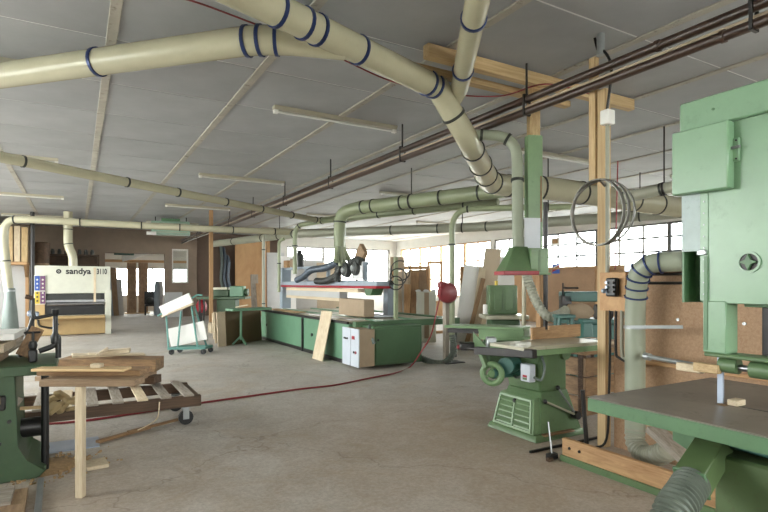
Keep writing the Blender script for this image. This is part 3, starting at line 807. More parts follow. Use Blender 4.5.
lv = M().hexa([(-.335, -.31, .06), (-.2, -.31, .06), (-.2, .28, .06), (-.335, .28, .06)], [(-.26, -.24, .38), (-.12, -.24, .40), (-.12, .24, .40), (-.26, .24, .38)], .008).obj('louvre_box', 'moulder_light', t, True)
def lvp(u, v, o=0.0):   # point on the sloping louvre face: u along Y, v up 0..1
    x = -.335 + (.335 - .26) * v - o; y0 = -.31 + .07 * v; y1 = .28 - .04 * v
    return Vector((x, y0 + (y1 - y0) * u, .06 + .32 * v))
for (u0, u1) in ((.04, .96),):
    for v0, v1 in ((.03, .09), (.91, .97)): M().hexa([lvp(u0, v0, .001), lvp(u1, v0, .001), lvp(u1, v1, .001), lvp(u0, v1, .001)], [lvp(u0, v0, .012), lvp(u1, v0, .012), lvp(u1, v1, .012), lvp(u0, v1, .012)]).obj('panel_rail', 'moulder_light', lv, True)
    for a, b in ((.04, .08), (.48, .52), (.92, .96)): M().hexa([lvp(a, .03, .001), lvp(b, .03, .001), lvp(b, .97, .001), lvp(a, .97, .001)], [lvp(a, .03, .013), lvp(b, .03, .013), lvp(b, .97, .013), lvp(a, .97, .013)]).obj('panel_stile', 'moulder_light', lv, True)
for k in range(5):
    v = .16 + k * .165
    for a, b in ((.09, .47), (.53, .91)):
        M().hexa([lvp(a, v, .001), lvp(b, v, .001), lvp(b, v + .1, .0), lvp(a, v + .1, .0)], [lvp(a, v, .02), lvp(b, v, .02), lvp(b, v + .1, .004), lvp(a, v + .1, .004)]).obj('louvre', 'moulder_green', lv, True)
kc = lvp(.5, .84, .01); M().ball(kc, .022).obj('panel_knob', 'black', lv, True)
# table
tt = M().bx(-.66, .44, -.52, -.07, .9, .932, .004).obj('table_top', 'table_steel', t, True)
M().bx(-.655, .435, -.515, -.06, .845, .9, .006).obj('table_rim', 'moulder_light', tt, True)
M().bx(.44, .62, -.3, -.26, .905, .925, .003).obj('table_rod', 'galv', tt, True); M().bx(.44, .6, -.2, -.17, .905, .925, .003).obj('table_rod', 'galv', tt, True)
M().beam(D(476, 350.5, 5.25), D(535, 354, 4.58), .06, .075, bev=.006).obj('guide_rail', 'dark_steel', t)
sp0, sp1 = D(449, 325.5, 6.31), D(527, 328, 5.86); sm = sp0.lerp(sp1, .44)
st_ = M().beam(sp0, sp1, .3, .03, bev=.004).obj('sliding_table', 'moulder_light', t)
dz = V(0, 0, -.075); sh = (sp1 - sp0).normalized(); sn = V(0, 0, 1).cross(sh)
M().beam(sm + dz, sp1 + dz, .24, .125, bev=.006).obj('sliding_beam', 'moulder_light', t)
M().beam(sm + dz - sn * .125 + V(0, 0, .045), sp1 + dz - sn * .125 + V(0, 0, .045), .02, .02).beam(sm + dz - sn * .125 - V(0, 0, .045), sp1 + dz - sn * .125 - V(0, 0, .045), .02, .02).obj('beam_flange', 'moulder_light', st_)
M().beam(sp0 + V(0, 0, -.055), sm + V(0, 0, -.055), .08, .05).obj('slide_rail', 'dark_steel', st_)
bk = [D(474, 333, 5.5), D(488, 348, 5.25), D(474, 349, 5.5)]
M().hexa([p for p in bk], [p + V(.12, .16, 0) for p in bk], .004).obj('carriage_bracket', 'moulder_green', t)
M().box(D(491, 343, 5.2), (.09, .09, .12), Matrix.Rotation(-.5, 3, 'Z'), .01).obj('clamp_block', 'galv', t)
M().cyl(D(459, 347, 5.6), D(475, 349, 5.4), .016, n=10).obj('lever', 'dark_steel', t)
M().ball(D(460, 347, 5.6), .03, (1.4, 1, 1)).obj('lever_grip', 'red_plastic', t)
M().box(D(467, 346, 5.55), (.16, .12, .08), Matrix.Rotation(-.5, 3, 'Z'), .01).obj('slide_gear', 'dark_steel', t)
M().beam(D(480, 350, 5.35), D(487, 368, 5.25), .05, .05, up=(1, 0, 0), bev=.004).obj('strut', 'moulder_green', t)
# fence
M().prism([(-.10, .93), (.60, .93), (.60, 1.06), (.14, 1.06), (.14, 1.02), (.08, 1.02), (.08, 1.05), (-.10, 1.05)], 'y', -.06, -.035).obj('wood_fence', 'wood_frame', t, True)
M().bx(-.1, .6, -.03, .1, .932, .95, .004).obj('fence_base', 'moulder_green', t, True)
# handwheel
hw = V(-.50, .08, .60); ax = V(-.8, -.6, 0)
w = M().torus(hw, ax, .095, .03, 28, 10).obj('handwheel', 'moulder_light', t, True)
M().lathe(hw - ax * .02, ax, [(0, .04), (.03, .045), (.05, .03)], 16).obj('wheel_hub', 'moulder_green', w, True)
for k in range(3):
    q = Matrix.Rotation(k * 2.094, 3, ax) @ V(0, 0, 1); M().beam(hw, hw + q * .1, .03, .015, up=ax).obj('spoke', 'moulder_light', w, True)
M().cyl(hw, (-.17, .06, .60), .05, n=14).obj('wheel_shaft', 'teal', t, True)
M().cyl((-.40, .0, .68), (-.16, .1, .68), .085, n=18).obj('motor', 'teal', t, True)
# switch box
sw = M().bx(-.33, -.25, -.26, -.13, .55, .72, .008).obj('switch_box', 'grey_cabinet', t, True)
M().bx(-.336, -.33, -.22, -.17, .57, .59).obj('green_button', 'moulder_green', sw, True)
M().bx(-.336, -.33, -.22, -.17, .595, .615).obj('red_button', 'red', sw, True)
M().tube(smooth([(-.28, -.13, .6), (-.26, .02, .56), (-.24, .06, .74), (-.26, -.0, .84)], 6), .012, 8).obj('cable', 'flex_grey', t, True)
M().tube(smooth([(-.28, -.26, .6), (-.24, -.32, .58), (-.20, -.32, .70), (-.18, -.26, .8)], 6), .012, 8).obj('cable', 'flex_grey', t, True)
# levers on the right side
l = M().cyl((.0, -.3, .48), (.2, -.35, .20), .01, n=8).obj('lever', 'galv', t, True); M().ball((.0, -.3, .48), .022).obj('lever_knob', 'black', l, True)
l = M().cyl((-.16, -.29, .36), (.2, -.36, .20), .011, n=8).obj('lever', 'table_steel', t, True); M().ball((-.16, -.29, .36), .022).obj('lever_knob', 'black', l, True)
M().cyl((.2, -.31, .2), (.2, -.38, .2), .04, n=12).obj('lever_pivot', 'dark_steel', t, True)
M().box((-.05, -.352, .06), (.4, .05, .02), None, .004).obj('foot_ledge', 'old_wood', t, True)
M().cyl((.13, -.25, .80), (.13, -.29, .80), .06, n=16).obj('boss', 'moulder_green', t, True)

# bench of old timber behind the moulder
q = D(583, 340, 6.5)
t = thing('timber_bench', 'low bench built of old brown timber behind the moulder', 'bench', (q.x, q.y, 0), math.radians(2))
for k in range(3): M().bx(-.55, .75, -.45 + k * .3, -.16 + k * .3, .70, .76, .006).obj('top_plank', 'old_wood', t, True)
for z0, z1 in ((.02, .22), (.235, .44), (.455, .66)): M().bx(-.5, .7, -.42, -.38, z0, z1, .006).obj('front_plank', 'old_wood', t, True); M().bx(-.5, -.46, -.38, .4, z0, z1, .006).obj('side_plank', 'old_wood', t, True)
for x in (-.5, .64):
    for y in (-.38, .36): M().bx(x, x + .07, y, y + .07, 0, .70, .004).obj('leg', 'dark_wood', t, True)
tag(plank('batten_strip', (q.x - .1, q.y - .2, .776), (q.x + .8, q.y - .3, .776), .05, .03, 'pale_wood'), 'pale wooden strip lying behind the tall post', 'strip')

# ------------------------------------------------------------------ long belt sander (green, centre)
t = thing('long_belt_sander', 'long green belt sander with blue frame and red edged beam', 'machine', (5.2, 11, 0))
for a, b in ((8.75, 11.0), (11.02, 14.1)):
    p = M().bx(4.32, 4.4, a, b, .06, .74, .008).obj('side_panel', 'sander_green', t)
    M().cyl((4.32, b - .5, .40), (4.30, b - .5, .40), .035, n=12).obj('vent_knob', 'black', p)
M().bx(4.30, 4.34, 8.75, 14.1, .0, .07, .004).obj('kick_rail', 'dark_steel', t)
M().bx(4.28, 4.315, 10.98, 11.04, .0, .74, .003).obj('seam_post', 'dark_steel', t)
M().bx(4.28, 4.33, 8.75, 14.15, .74, .79, .004).obj('front_rail', 'dark_steel', t)
M().bx(4.40, 5.5, 8.6, 14.1, .06, .70, .01).obj('body', 'sander_green', t)
ec = M().bx(4.47, 5.5, 8.1, 8.6, .05, .74, .012).obj('end_cabinet', 'cabinet_green', t)
M().bx(4.52, 5.45, 8.085, 8.1, .10, .69, .004).obj('end_door', 'cabinet_green', ec)
M().cyl((4.56, 8.085, .5), (4.56, 8.07, .5), .02, n=10).obj('door_lock', 'black', ec)
M().bx(4.33, 6.5, 8.9, 14.1, .70, .775, .006).obj('table_bed', 'table_steel', t)
M().bx(4.34, 6.7, 8.5, 8.64, .68, .80, .006).obj('cross_rail', 'cabinet_green', t)
M().bx(6.55, 6.7, 8.64, 14.1, .70, .80, .006).obj('long_rail', 'cabinet_green', t)
for x in (4.9, 5.7): M().bx(x, x + .06, 8.64, 14.0, .775, .80, .004).obj('slide_bar', 'sander_green', t)
for y in (8.55, 13.8): M().bx(6.56, 6.66, y, y + .1, 0, .70, .004).obj('leg', 'dark_steel', t)
M().bx(5.05, 5.35, 9.0, 14.6, 1.44, 1.54, .006).obj('beam', 'blue_grey', t)
M().bx(5.03, 5.37, 9.0, 14.6, 1.39, 1.44, .004).obj('red_edge', 'red', t)
for y in (14.55,):
    M().bx(5.07, 5.33, y, y + .22, .775, 1.93, .006).obj('end_post', 'blue_grey', t)
M().bx(5.14, 5.26, 9.7, 14.7, 1.87, 1.93, .004).obj('top_rail', 'blue_grey', t)
for y in (9.72, 11.6, 13.0):
    M().bx(5.16, 5.24, y, y + .07, 1.56, 1.87, .004).obj('rail_strut', 'blue_grey', t)
for z0, z1, mt in ((1.30, 1.375, 'pale_wood'), (1.16, 1.30, 'grey_board'), (1.09, 1.16, 'pale_wood')):
    M().bx(5.1, 5.3, 9.9 if z0 > 1.29 else 10.8, 14.3, z0, z1, .004).obj('sanding_belt' if mt == 'grey_board' else 'belt_platen', mt, t)
M().prism([(9.15, 1.40), (9.55, 1.40), (9.45, 1.25), (9.25, 1.25)], 'x', 5.05, 5.3, .004).obj('belt_drum_cover', 'cabinet_green', t)
M().bx(6.0, 6.2, 10.2, 10.4, .775, 1.54, .004).bx(5.3, 6.2, 10.2, 10.4, 1.45, 1.54, .004).obj('rear_arm', 'blue_grey', t)
M().bx(5.3, 5.37, 8.72, 8.79, .80, 2.0, .004).obj('control_post', 'duct_green', t)
for k in range(3):
    c = V(5.28 + .05 * k, 8.66, 1.5 + .12 * k); M().torus(c, (.5 + .3 * k, 1, .1 * k), .13 + .03 * k, .011, 24, 6).obj('coiled_cable', 'dark_steel', t)
fd = D(340, 248, 11.5)
for k, (px, py) in enumerate(((336, 262), (341, 266), (345, 268), (350, 262))):
    M().tube(fillet([fd + V(-.05 + .04 * k, 0, .12), fd + V(-.08 + .06 * k, 0, -.05), D(px, py, 11.5 + (k - 1.5) * .1)], .15), .055, 12).obj('branch_pipe', 'duct_green', t)
for k, (px, py, zc) in enumerate(((346.5, 270, 11.4), (356, 268, 11.2))):
    c = D(px, py, zc); fn = M().lathe(c - V(.07, .0, 0), (1, 0, 0), [(0, .08), (.01, .15), (.06, .16), (.13, .16), (.14, .08)], 20).obj('fan_housing', 'flex_dark', t)
    M().lathe(c - V(.11, .0, 0), (1, 0, 0), [(0, .06), (.05, .07)], 16).obj('fan_hub', 'galv', fn)
for k, pts in enumerate(([(338, 262, 11.5), (325, 268, 12), (312, 270, 12.8), (303, 277, 13.3), (297, 280, 13.6)], [(341, 266, 11.5), (336, 276, 11.7), (325, 281, 12.2), (316, 281, 12.6)], [(349, 264, 11.3), (357, 260, 11.2), (362, 262, 11.0)],
                         [(341, 258, 11.6), (338, 270, 11.6), (337, 282, 11.6)])):
    P_, R_ = ribbed([D(*p) for p in pts], .075, .06, .006, 12); M().tube(P_, R_, 12).obj('suction_hose', 'flex_blue' if k < 1 else 'flex_dark', t)
M().bx(5.05, 5.35, 9.9, 12.6, 1.54, 1.56).obj('motor_shelf', 'dark_steel', t)
tag(M().bx(5.115, 5.135, 9.72, 10.2, 1.57, 1.94, .004).bx(5.115, 5.27, 9.72, 10.2, 1.93, 1.945, .004).obj('cloth', 'cloth_white'), 'white cloth hanging over the sander rail', 'cloth')
t2 = thing('electrical_cabinet', 'pale grey two door electrical cabinet at the sander corner', 'cabinet', (4.3, 8.45, 0))
M().bx(4.17, 4.46, 8.02, 8.68, .06, .70, .006).obj('body', 'carton', t2)
for a, b in ((8.03, 8.34), (8.36, 8.67)):
    d_ = M().bx(4.15, 4.17, a, b, .05, .71, .004).obj('door', 'grey_cabinet', t2)
    if a < 8.2:
        M().bx(4.144, 4.15, a + .15, a + .25, .52, .58).obj('emergency_plate', 'red', d_); M().cyl((4.15, a + .1, .3), (4.135, a + .1, .3), .025, n=12).obj('button', 'red', d_); M().cyl((4.15, a + .17, .3), (4.135, a + .17, .3), .02, n=12).obj('button', 'dark_steel', d_)
    else:
        for dy in (.1, .16, .22): M().cyl((4.15, a + dy, .52), (4.138, a + dy, .52), .018, n=10).obj('button', 'dark_steel', d_)
tag(lean('leaning_board', (4.05, 9.6, 0), .50, .97, .02, math.radians(-90), math.radians(12), 'pale_wood'), 'narrow pale board leaning against the side of the long sander', 'board')
tag(M().tube(smooth([(4.52, 8.3, .74), (4.45, 8.2, .70), (4.42, 8.05, .55), (4.44, 8.0, .45)], 6), .03, 10).obj('flexible_hose', 'flex_grey'), 'short grey hose hanging over the corner of the electrical cabinet', 'hose')
for k, (x0, x1, y0, y1, mt, lab) in enumerate(((4.6, 5.0, 9.2, 11.4, 'white_board', 'white sheet lying on the front of the sander bed'), (5.3, 5.75, 9.4, 11.0, 'paper', 'pale sheet lying further back on the sander bed'), (4.4, 4.7, 11.8, 13.8, 'pine', 'pine board lying on the far end of the sander bed'))):
    tag(M().bx(x0, x1, y0, y1, .80 if k else .776, .815 if k else .792, .003).obj('sheet', mt), lab, 'board')
tag(M().bx(5.06, 5.3, 9.55, 10.75, .80, 1.16, .006).obj('carton', 'carton'), 'grey-brown carton standing on the sander bed under the beam', 'carton')

# red hose reel on its post
pr = D(446, 362, 10.0)
tag(plank('timber_post', (pr.x, pr.y, 0), (pr.x, pr.y, 1.35), .09, .09, 'grey_wood', up=(1, 0, 0)), 'short wooden post carrying the red hose reel', 'post')
t = thing('hose_reel', 'red plastic hose reel at the end of the long sander', 'hose reel', (pr.x, pr.y, 1.10))
rc = D(447.5, 293, 9.75); ax = V(-.45, -.85, 0)
M().lathe(rc - ax * .11, ax, [(0, .08), (.02, .16), (.07, .19), (.14, .19), (.18, .16), (.2, .07)], 24).obj('drum_case', 'red_plastic', t)
M().box(rc + V(-.11, .02, .15), (.14, .14, .12), None, .02).obj('case_lug', 'red_plastic', t)
M().bx(pr.x - .05, pr.x + .05, pr.y - .09, pr.y - .04, 1.12, 1.34).obj('wall_bracket', 'dark_steel', t)
hp = [rc + V(-.15, -.02, .05), D(437, 310, 9.5), D(431, 335, 9.2), D(421, 352, 9.0), G(410, 367, .012), G(395, 373, .012), G(370, 378, .012), G(335, 385, .012), G(300, 389, .012), G(250, 396, .012), G(200, 403, .012), G(150, 411, .012), G(90, 420, .012), G(45, 424, .012), G(-8, 427, .012)]
tag(M().tube(smooth(hp, 8), .012, 8).obj('air_hose', 'hose_red'), 'red air hose trailing across the floor from the reel', 'hose')
P_, R_ = ribbed([D(452, 335, 10), D(454, 350, 9.95), D(447, 361, 9.9), D(435, 363, 9.9), D(418, 357, 9.95)], .06, .04, .005)
tag(M().tube(P_, R_, 14).obj('flexible_hose', 'flex_green'), 'dark flexible hose curling below the green drop pipe', 'hose')
tag(M().bx(pr.x - .12, pr.x + .3, pr.y - .2, pr.y + .1, .0, .015).obj('floor_plate', 'dark_steel'), 'dark plate on the floor under the hose reel post', 'plate')

# ------------------------------------------------------------------ left foreground: old green machine, timber, pallet
t = thing('thicknesser', 'old dark green cast iron machine at the left edge', 'machine', (-.75, 5.2, 0))
M().prism([(-1.7, .0), (-.26, .0), (-.20, .06), (-.34, .14), (-.40, .26), (-.40, .86), (-1.7, .86)], 'y', 4.85, 5.55, .012).obj('casting', 'old_green', t)
M().bx(-1.75, -.14, 4.8, 5.6, .80, .875, .008).obj('table', 'old_green', t)
M().bx(-.60, -.46, 4.82, 4.86, .55, .66, .01).obj('recess_cover', 'dark_steel', t)
M().bx(-.56, -.49, 4.805, 4.83, .60, .66, .004).obj('recess_lining', 'brown_board', t)
M().bx(-1.2, -.5, 4.83, 4.86, .68, .78, .006).obj('badge_rail', 'old_green', t)
for z, x in ((.3, -.5), (.46, -.44), (.2, -.62)): M().cyl((x, 4.86, z), (x, 4.835, z), .014, n=10).obj('bolt', 'dark_steel', t)
M().cyl((-.22, 5.0, .02), (-.22, 5.0, .86), .028, n=12).obj('lift_screw', 'black', t)
cb2 = V(-.16, 5.0, .9)
cr = M().bx(-.33, -.27, 4.97, 5.03, .875, .98, .012).obj('crank_bracket', 'black', t)
M().tube(fillet([(-0.260, 5.0, .96), (-0.150, 5.0, 1.0), (-0.130, 5.0, 1.08), (-0.130, 5.0, .90)], .04), .022, 10).obj('bracket_loop', 'black', cr)
M().lathe((-0.300, 5.0, .98), (0, 0, 1), [(0, .025), (.03, .032), (.06, .024), (.065, .01), (.13, .01)], 12).obj('bracket_boss', 'black', cr)
M().cyl((-0.360, 5.0, 1.11), (-0.250, 5.0, 1.11), .008, n=8).obj('tommy_bar', 'black', cr)
ck = M().lathe((-0.150, 5.0, 1.02), (0, 0, 1), [(0, .032), (.05, .036), (.08, .02), (.22, .018), (.23, .026), (.27, .026)], 14).obj('crank_spindle', 'black', t)
M().tube(fillet([(-0.150, 5.0, 1.25), (-0.290, 5.0, 1.22), (-0.300, 5.0, 1.26), (-0.300, 5.0, 1.38)], .04), .014, 10).obj('crank_arm', 'black', ck)
M().cyl((-0.300, 5.0, 1.38), (-0.350, 5.0, 1.395), .018, n=10).obj('crank_grip', 'dark_wood', ck)
M().cyl((-.42, 5.3, .30), (-.26, 5.3, .30), .08, n=20).obj('pulley', 'dark_steel', t)
# lever with pale blue head, boards on the machine
t = thing('machine_lever', 'slanted black lever with a pale blue head on the machine', 'lever', (-.62, 5.1, .875))
lp0, lp1 = D(20, 357, 4.5), D(33, 318, 4.6)
M().tube([lp0, lp1], .017, 10).obj('rod', 'black', t)
M().box(lp1 + V(0, 0, .035), (.085, .05, .05), Matrix.Rotation(.2, 3, 'Y'), .008).obj('head', 'plate_blue', t)
for k, (z, mt, y0, lab, x1) in enumerate(((.90, 'brown_board', 5.0, 'thick brown board at the bottom of the stack on the green machine', -.52), (.985, 'chip_pale', 5.05, 'middle board of the stack on the green machine', -.5),
                                  (1.075, 'white_board', 5.0, 'white board on top of the stack on the green machine', -.46))):
    tag(plank('stacked_board', (-1.75, y0 + .3, z + .01), (x1 + .03 * k, y0 + .22, z + .01), .55, .07 if k < 2 else .05, mt), lab, 'board', 'boards stacked on the green machine')
for k, (a, b, lab) in enumerate((((4, 350, 4.55), (33, 331, 4.7), 'pale slanting offcut lying across the stacked boards'), ((22, 356, 4.4), (38, 328, 4.5), 'tan offcut leaning on the end of the stacked boards'))):
    tag(plank('offcut', D(*a), D(*b), .10, .025, 'grey_wood' if k == 0 else 'old_wood', up=(.3, -.6, .6)), lab, 'offcut')
tag(plank('leaning_plank', (-.95, 4.05, .70), D(1, 470, 3.7), .09, .03, 'brown_board', up=(0, -1, .1)), 'brown plank end at the extreme left edge', 'plank') if False else None
tag(plank('diagonal_plank', D(-14, 440, 4.0), D(17, 396, 4.15), .10, .03, 'grey_wood', up=(0, -1, .2)), 'weathered plank slanting up at the left edge', 'plank')
tag(plank('thin_strip', D(12, 409, 4.25), D(42, 407, 4.45), .03, .025, 'pine'), 'thin pine strip sticking out of the green machine', 'strip')
# floor strip, plates, sawdust
tag(plank('floor_board', (-1.5, 4.42, .03), (-.38, 4.42, .03), .32, .06, 'grey_wood'), 'wide grey board on the floor before the green machine', 'board')
tag(plank('floor_board', G(14, 492, .02), G(2, 545, .02), .17, .035, 'brown_board'), 'light brown board on the floor at the lower left corner', 'board')
tag(plank('metal_edging', G(41, 480, .02), G(33, 560, .02), .04, .035, 'galv'), 'metal edging strip on the floor at the lower left', 'edging')
tag(M().bx(-.42, .18, 5.5, 5.85, .0, .012, .003).obj('floor_plate', 'plate_blue'), 'pale blue metal plate on the floor behind the prop', 'plate')
g = G(52, 468)
m = M()
for k in range(340):
    a = random.uniform(0, 6.283); r = abs(random.gauss(0, .22))
    px, py = g.x - .02 + r * math.cos(a) * 1.2, g.y + r * math.sin(a)
    s_ = random.uniform(.006, .02)
    m.box((px, py, s_ * .4), (s_ * 1.6, s_, s_ * .8), Euler((random.uniform(-.5, .5), random.uniform(-.5, .5), a)).to_matrix())
m.lathe((g.x - .06, g.y + .06, -.001), (0, 0, 1), [(0, .26), (.012, .2), (.03, .12), (.045, .03)], 18)
o = tag(m.obj('wood_shavings', 'sawdust'), 'heap of wood shavings on the floor by the green machine', 'shavings'); o['kind'] = 'stuff'
pp = G(80.5, 497)
tag(plank('wooden_prop', (pp.x, pp.y, 0), (pp.x, pp.y, .775), .052, .052, 'pale_wood', up=(.86, -.5, 0)), 'upright pale wooden prop under the plank ends', 'prop')
pd = V(CT, -ST, 0); pf = V(ST, CT, 0)
for k, (px0, px1, zc, z, w, h, mt, lab) in enumerate(((46, 140, 3.78, .80, .16, .05, 'brown_board', 'lowest plank resting on the wooden prop'), (45, 146, 3.95, .845, .20, .04, 'old_wood', 'middle plank resting above the wooden prop'),
                                              (36, 128, 3.85, .875, .12, .02, 'pine', 'thin upper plank above the wooden prop'))):
    y = CY + F * (EYE - z) / zc
    tag(plank('resting_plank', D(px0, y, zc), D(px1, y, zc), w, h, mt), lab, 'plank', 'planks on the prop')
y = CY + F * (EYE - .90) / 3.85
tag(plank('offcut', D(92, y, 3.85), D(102, y, 3.85), .06, .03, 'pale_wood'), 'tiny pale offcut on the planks over the prop', 'offcut')
# pallet trolley
t = thing('pallet_trolley', 'low slatted pallet trolley on castors loaded with timber', 'trolley', (.1, 6.25, 0))
for y in (5.86, 6.66): M().bx(-1.0, 1.14, y - .03, y + .03, .20, .315, .006).obj('side_rail', 'dark_wood', t)
M().bx(1.08, 1.14, 5.89, 6.63, .20, .30, .004).obj('end_rail', 'dark_wood', t); M().bx(-1.0, -.94, 5.89, 6.63, .20, .30, .004).obj('end_rail', 'dark_wood', t)
for k in range(9):
    x = -.80 + k * .22; M().bx(x, x + .10, 5.80, 6.72, .316, .336, .003).obj('slat', 'grey_wood' if k % 3 else 'pale_wood', t)
for x in (-.85, 1.0):
    for y in (5.93, 6.6):
        c = M().bx(x - .05, x + .05, y - .035, y + .035, .185, .20).bx(x - .03, x + .03, y - .035, y - .028, .06, .19).bx(x - .03, x + .03, y + .028, y + .035, .06, .19).obj('castor_fork', 'galv', t)
        M().cyl((x, y - .022, .075), (x, y + .022, .075), .075, n=18).obj('wheel', 'black', c)
def zat(z, zc): return CY + F * (EYE - z) / zc
for k, (px0, px1, zc, z, w, h, mt, lab) in enumerate((
        (66, 158, 6.15, .385, .16, .09, 'dark_wood', 'dark lower beam lying on the pallet slats'),
        (48, 148, 6.0, .455, .45, .05, 'brown_board', 'wide brown board on the dark beam of the pallet'),
        (60, 128, 5.95, .495, .40, .03, 'chip_pale', 'pale sheet jutting out below the thick beam on the pallet'),
        (64, 160, 6.05, .58, .34, .14, 'old_wood', 'thick brown beam on the pallet timber'),
        (72, 112, 6.1, .666, .25, .03, 'pale_wood', 'pale board on the left of the thick pallet beam'),
        (88, 145, 6.2, .664, .2, .025, 'pale_wood', 'long pale board on the back of the thick pallet beam'))):
    y = zat(z, zc)
    tag(plank('pallet_timber', D(px0, y, zc), D(px1, y, zc - .1 + .08 * k), w, h, mt), lab, 'timber', 'timber on the pallet')
tag(plank('offcut', D(101, 352.5, 6.1), D(130, 350, 6.2), .16, .045, 'pale_wood'), 'pale block on top of the pallet timber', 'offcut')
tag(plank('offcut', D(97, 355, 6.0), D(108, 348, 6.05), .1, .03, 'chip_pale'), 'tilted pale scrap on top of the pallet timber', 'offcut')
t = thing('scrap_bundle', 'ochre bundle of crumpled scraps under the planks beside the pallet', 'scraps', D(60, 415, 4.7))
rb = D(60, 402, 4.75); m = M()
for k in range(9): m.box(rb + V(random.uniform(-.1, .1), random.uniform(-.05, .05), random.uniform(-.07, .06)), (random.uniform(.08, .2), random.uniform(.05, .1), random.uniform(.03, .06)), Euler((random.uniform(-.4, .4), random.uniform(-.6, .6), random.uniform(-1, 1))).to_matrix(), .01)
m.obj('scraps', 'cloth_yellow', t)
tag(plank('strip', G(97, 442, .02), G(150, 427, .02), .05, .03, 'old_wood'), 'short brown strip on the floor before the pallet', 'strip')
tag(plank('strip', G(128, 432, .045), G(184, 418, .02), .04, .025, 'old_wood'), 'longer brown strip on the floor under the pallet corner', 'strip')
tag(M().tube(smooth([V(.72, 5.76, .30), V(.70, 5.75, .15), G(150, 424, .06), G(138, 430, .06)], 5), .006, 6).obj('string', 'pale_wood'), 'pale string hanging from the pallet to the floor strips', 'string')
tag(plank('offcut', G(85, 466, .015), G(107, 462, .015), .2, .03, 'pale_wood'), 'square pale offcut on the floor behind the prop', 'offcut')

# ------------------------------------------------------------------ board trolley in the aisle
cc = G(188, 354)
t = thing('board_trolley', 'teal tubular trolley on small wheels carrying white boards', 'trolley', (cc.x, cc.y, 0))
u = V(CT, -ST, 0); w = V(ST, CT, 0)
def L(a, b, z): return V(cc.x, cc.y, 0) + u * a + w * b + V(0, 0, z)
M().beam(L(-.38, -.12, .13), L(.38, -.02, .13), .05, .05).beam(L(-.34, .22, .13), L(.42, .32, .13), .05, .05).beam(L(-.34, -.12, .13), L(-.3, .25, .13), .05, .05).beam(L(.36, -.02, .13), L(.4, .3, .13), .05, .05).obj('base_frame', 'cart_teal', t)
for a, b in ((-.30, -.12), (.34, -.04), (-.26, .24), (.38, .30)):
    c = M().bx(L(a, b, 0).x - .02, L(a, b, 0).x + .02, L(a, b, 0).y - .03, L(a, b, 0).y + .03, .05, .11).obj('wheel_fork', 'dark_steel', t)
    M().cyl(L(a, b - .02, .055), L(a, b + .02, .055), .055, n=14).obj('wheel', 'black', c)
for (a0, b0), (a1, b1), z in (((-.36, -.12), (-.46, .0), .8), ((-.18, -.10), (-.16, .04), .90), ((.22, -.04), (.04, .1), 1.0), ((.3, .28), (.08, .16), 1.0)):
    M().tube([L(a0, b0, .13), L(a1, b1, z)], .02, 8).obj('upright', 'cart_teal', t)
M().tube(fillet([L(-.66, .04, .80), L(-.52, .04, .88), L(.10, .06, 1.20), L(.17, .06, 1.25), L(.28, .06, 1.24)], .04), .018, 8).obj('rail', 'cart_teal', t)
tag(plank('white_board', L(-.55, -.02, .90), L(.06, .02, 1.19), .07, .22, 'white_board'), 'upper white board lying tilted on the teal trolley', 'board', 'boards on the teal trolley')
tag(plank('wood_strip', L(-.55, -.0, .79), L(.10, .02, 1.06), .1, .04, 'pale_wood'), 'wooden strip under the upper board of the teal trolley', 'strip')
tag(plank('white_board', L(-.42, .08, .33), L(.34, .1, .50), .06, .40, 'white_board'), 'lower white board standing on the teal trolley base', 'board', 'boards on the teal trolley')

# ------------------------------------------------------------------ left of the long sander
a, b = G(227, 346), G(262, 340)
d = (b - a); yaw = math.atan2(d.y, d.x)
tag(lean('chipboard_sheet', (a + b) / 2, d.length, .84, .02, yaw, math.radians(3), 'chip_dark'), 'dark chipboard sheet standing at the far end of the sander', 'sheet')
for k, (px, py, ww, hh, mt, lab) in enumerate(((222.5, 346.5, .22, .82, 'chip_pale', 'nearest pale board standing left of the dark chipboard sheet'), (219, 343, .2, .78, 'pale_wood', 'middle pale board standing left of the dark chipboard sheet'), (217, 339, .2, .70, 'pale_wood', 'farthest pale board standing left of the dark chipboard sheet'))):
    tag(lean('leaning_board', G(px, py), ww, hh, .03, yaw - .35, math.radians(5), mt), lab, 'board', 'pale boards beside the chipboard')
g = G(241, 345)
t = thing('roller_stand', 'green tripod stand holding the sander extension table', 'stand', (g.x, g.y, 0))
M().cyl((g.x, g.y, .12), (g.x, g.y, .82), .03, n=12).obj('pole', 'sander_green', t)
for k in range(3):
    an = k * 2.094 + .9; M().beam((g.x, g.y, .22), (g.x + .2 * math.cos(an), g.y + .2 * math.sin(an), .02), .04, .04, bev=.004).obj('leg', 'sander_green', t)
p0, p1 = D(229, 306.5, 12.6), D(268, 307.5, 13.4); p0.z = p1.z = .86
M().beam(p0, p1, .35, .06, bev=.008).obj('table', 'sander_green', t)
tag(plank('offcut', D(236, 307.4, 12.9), D(248, 304.8, 12.9), .08, .03, 'pale_wood'), 'pale offcut tilted on the sander extension table', 'offcut')
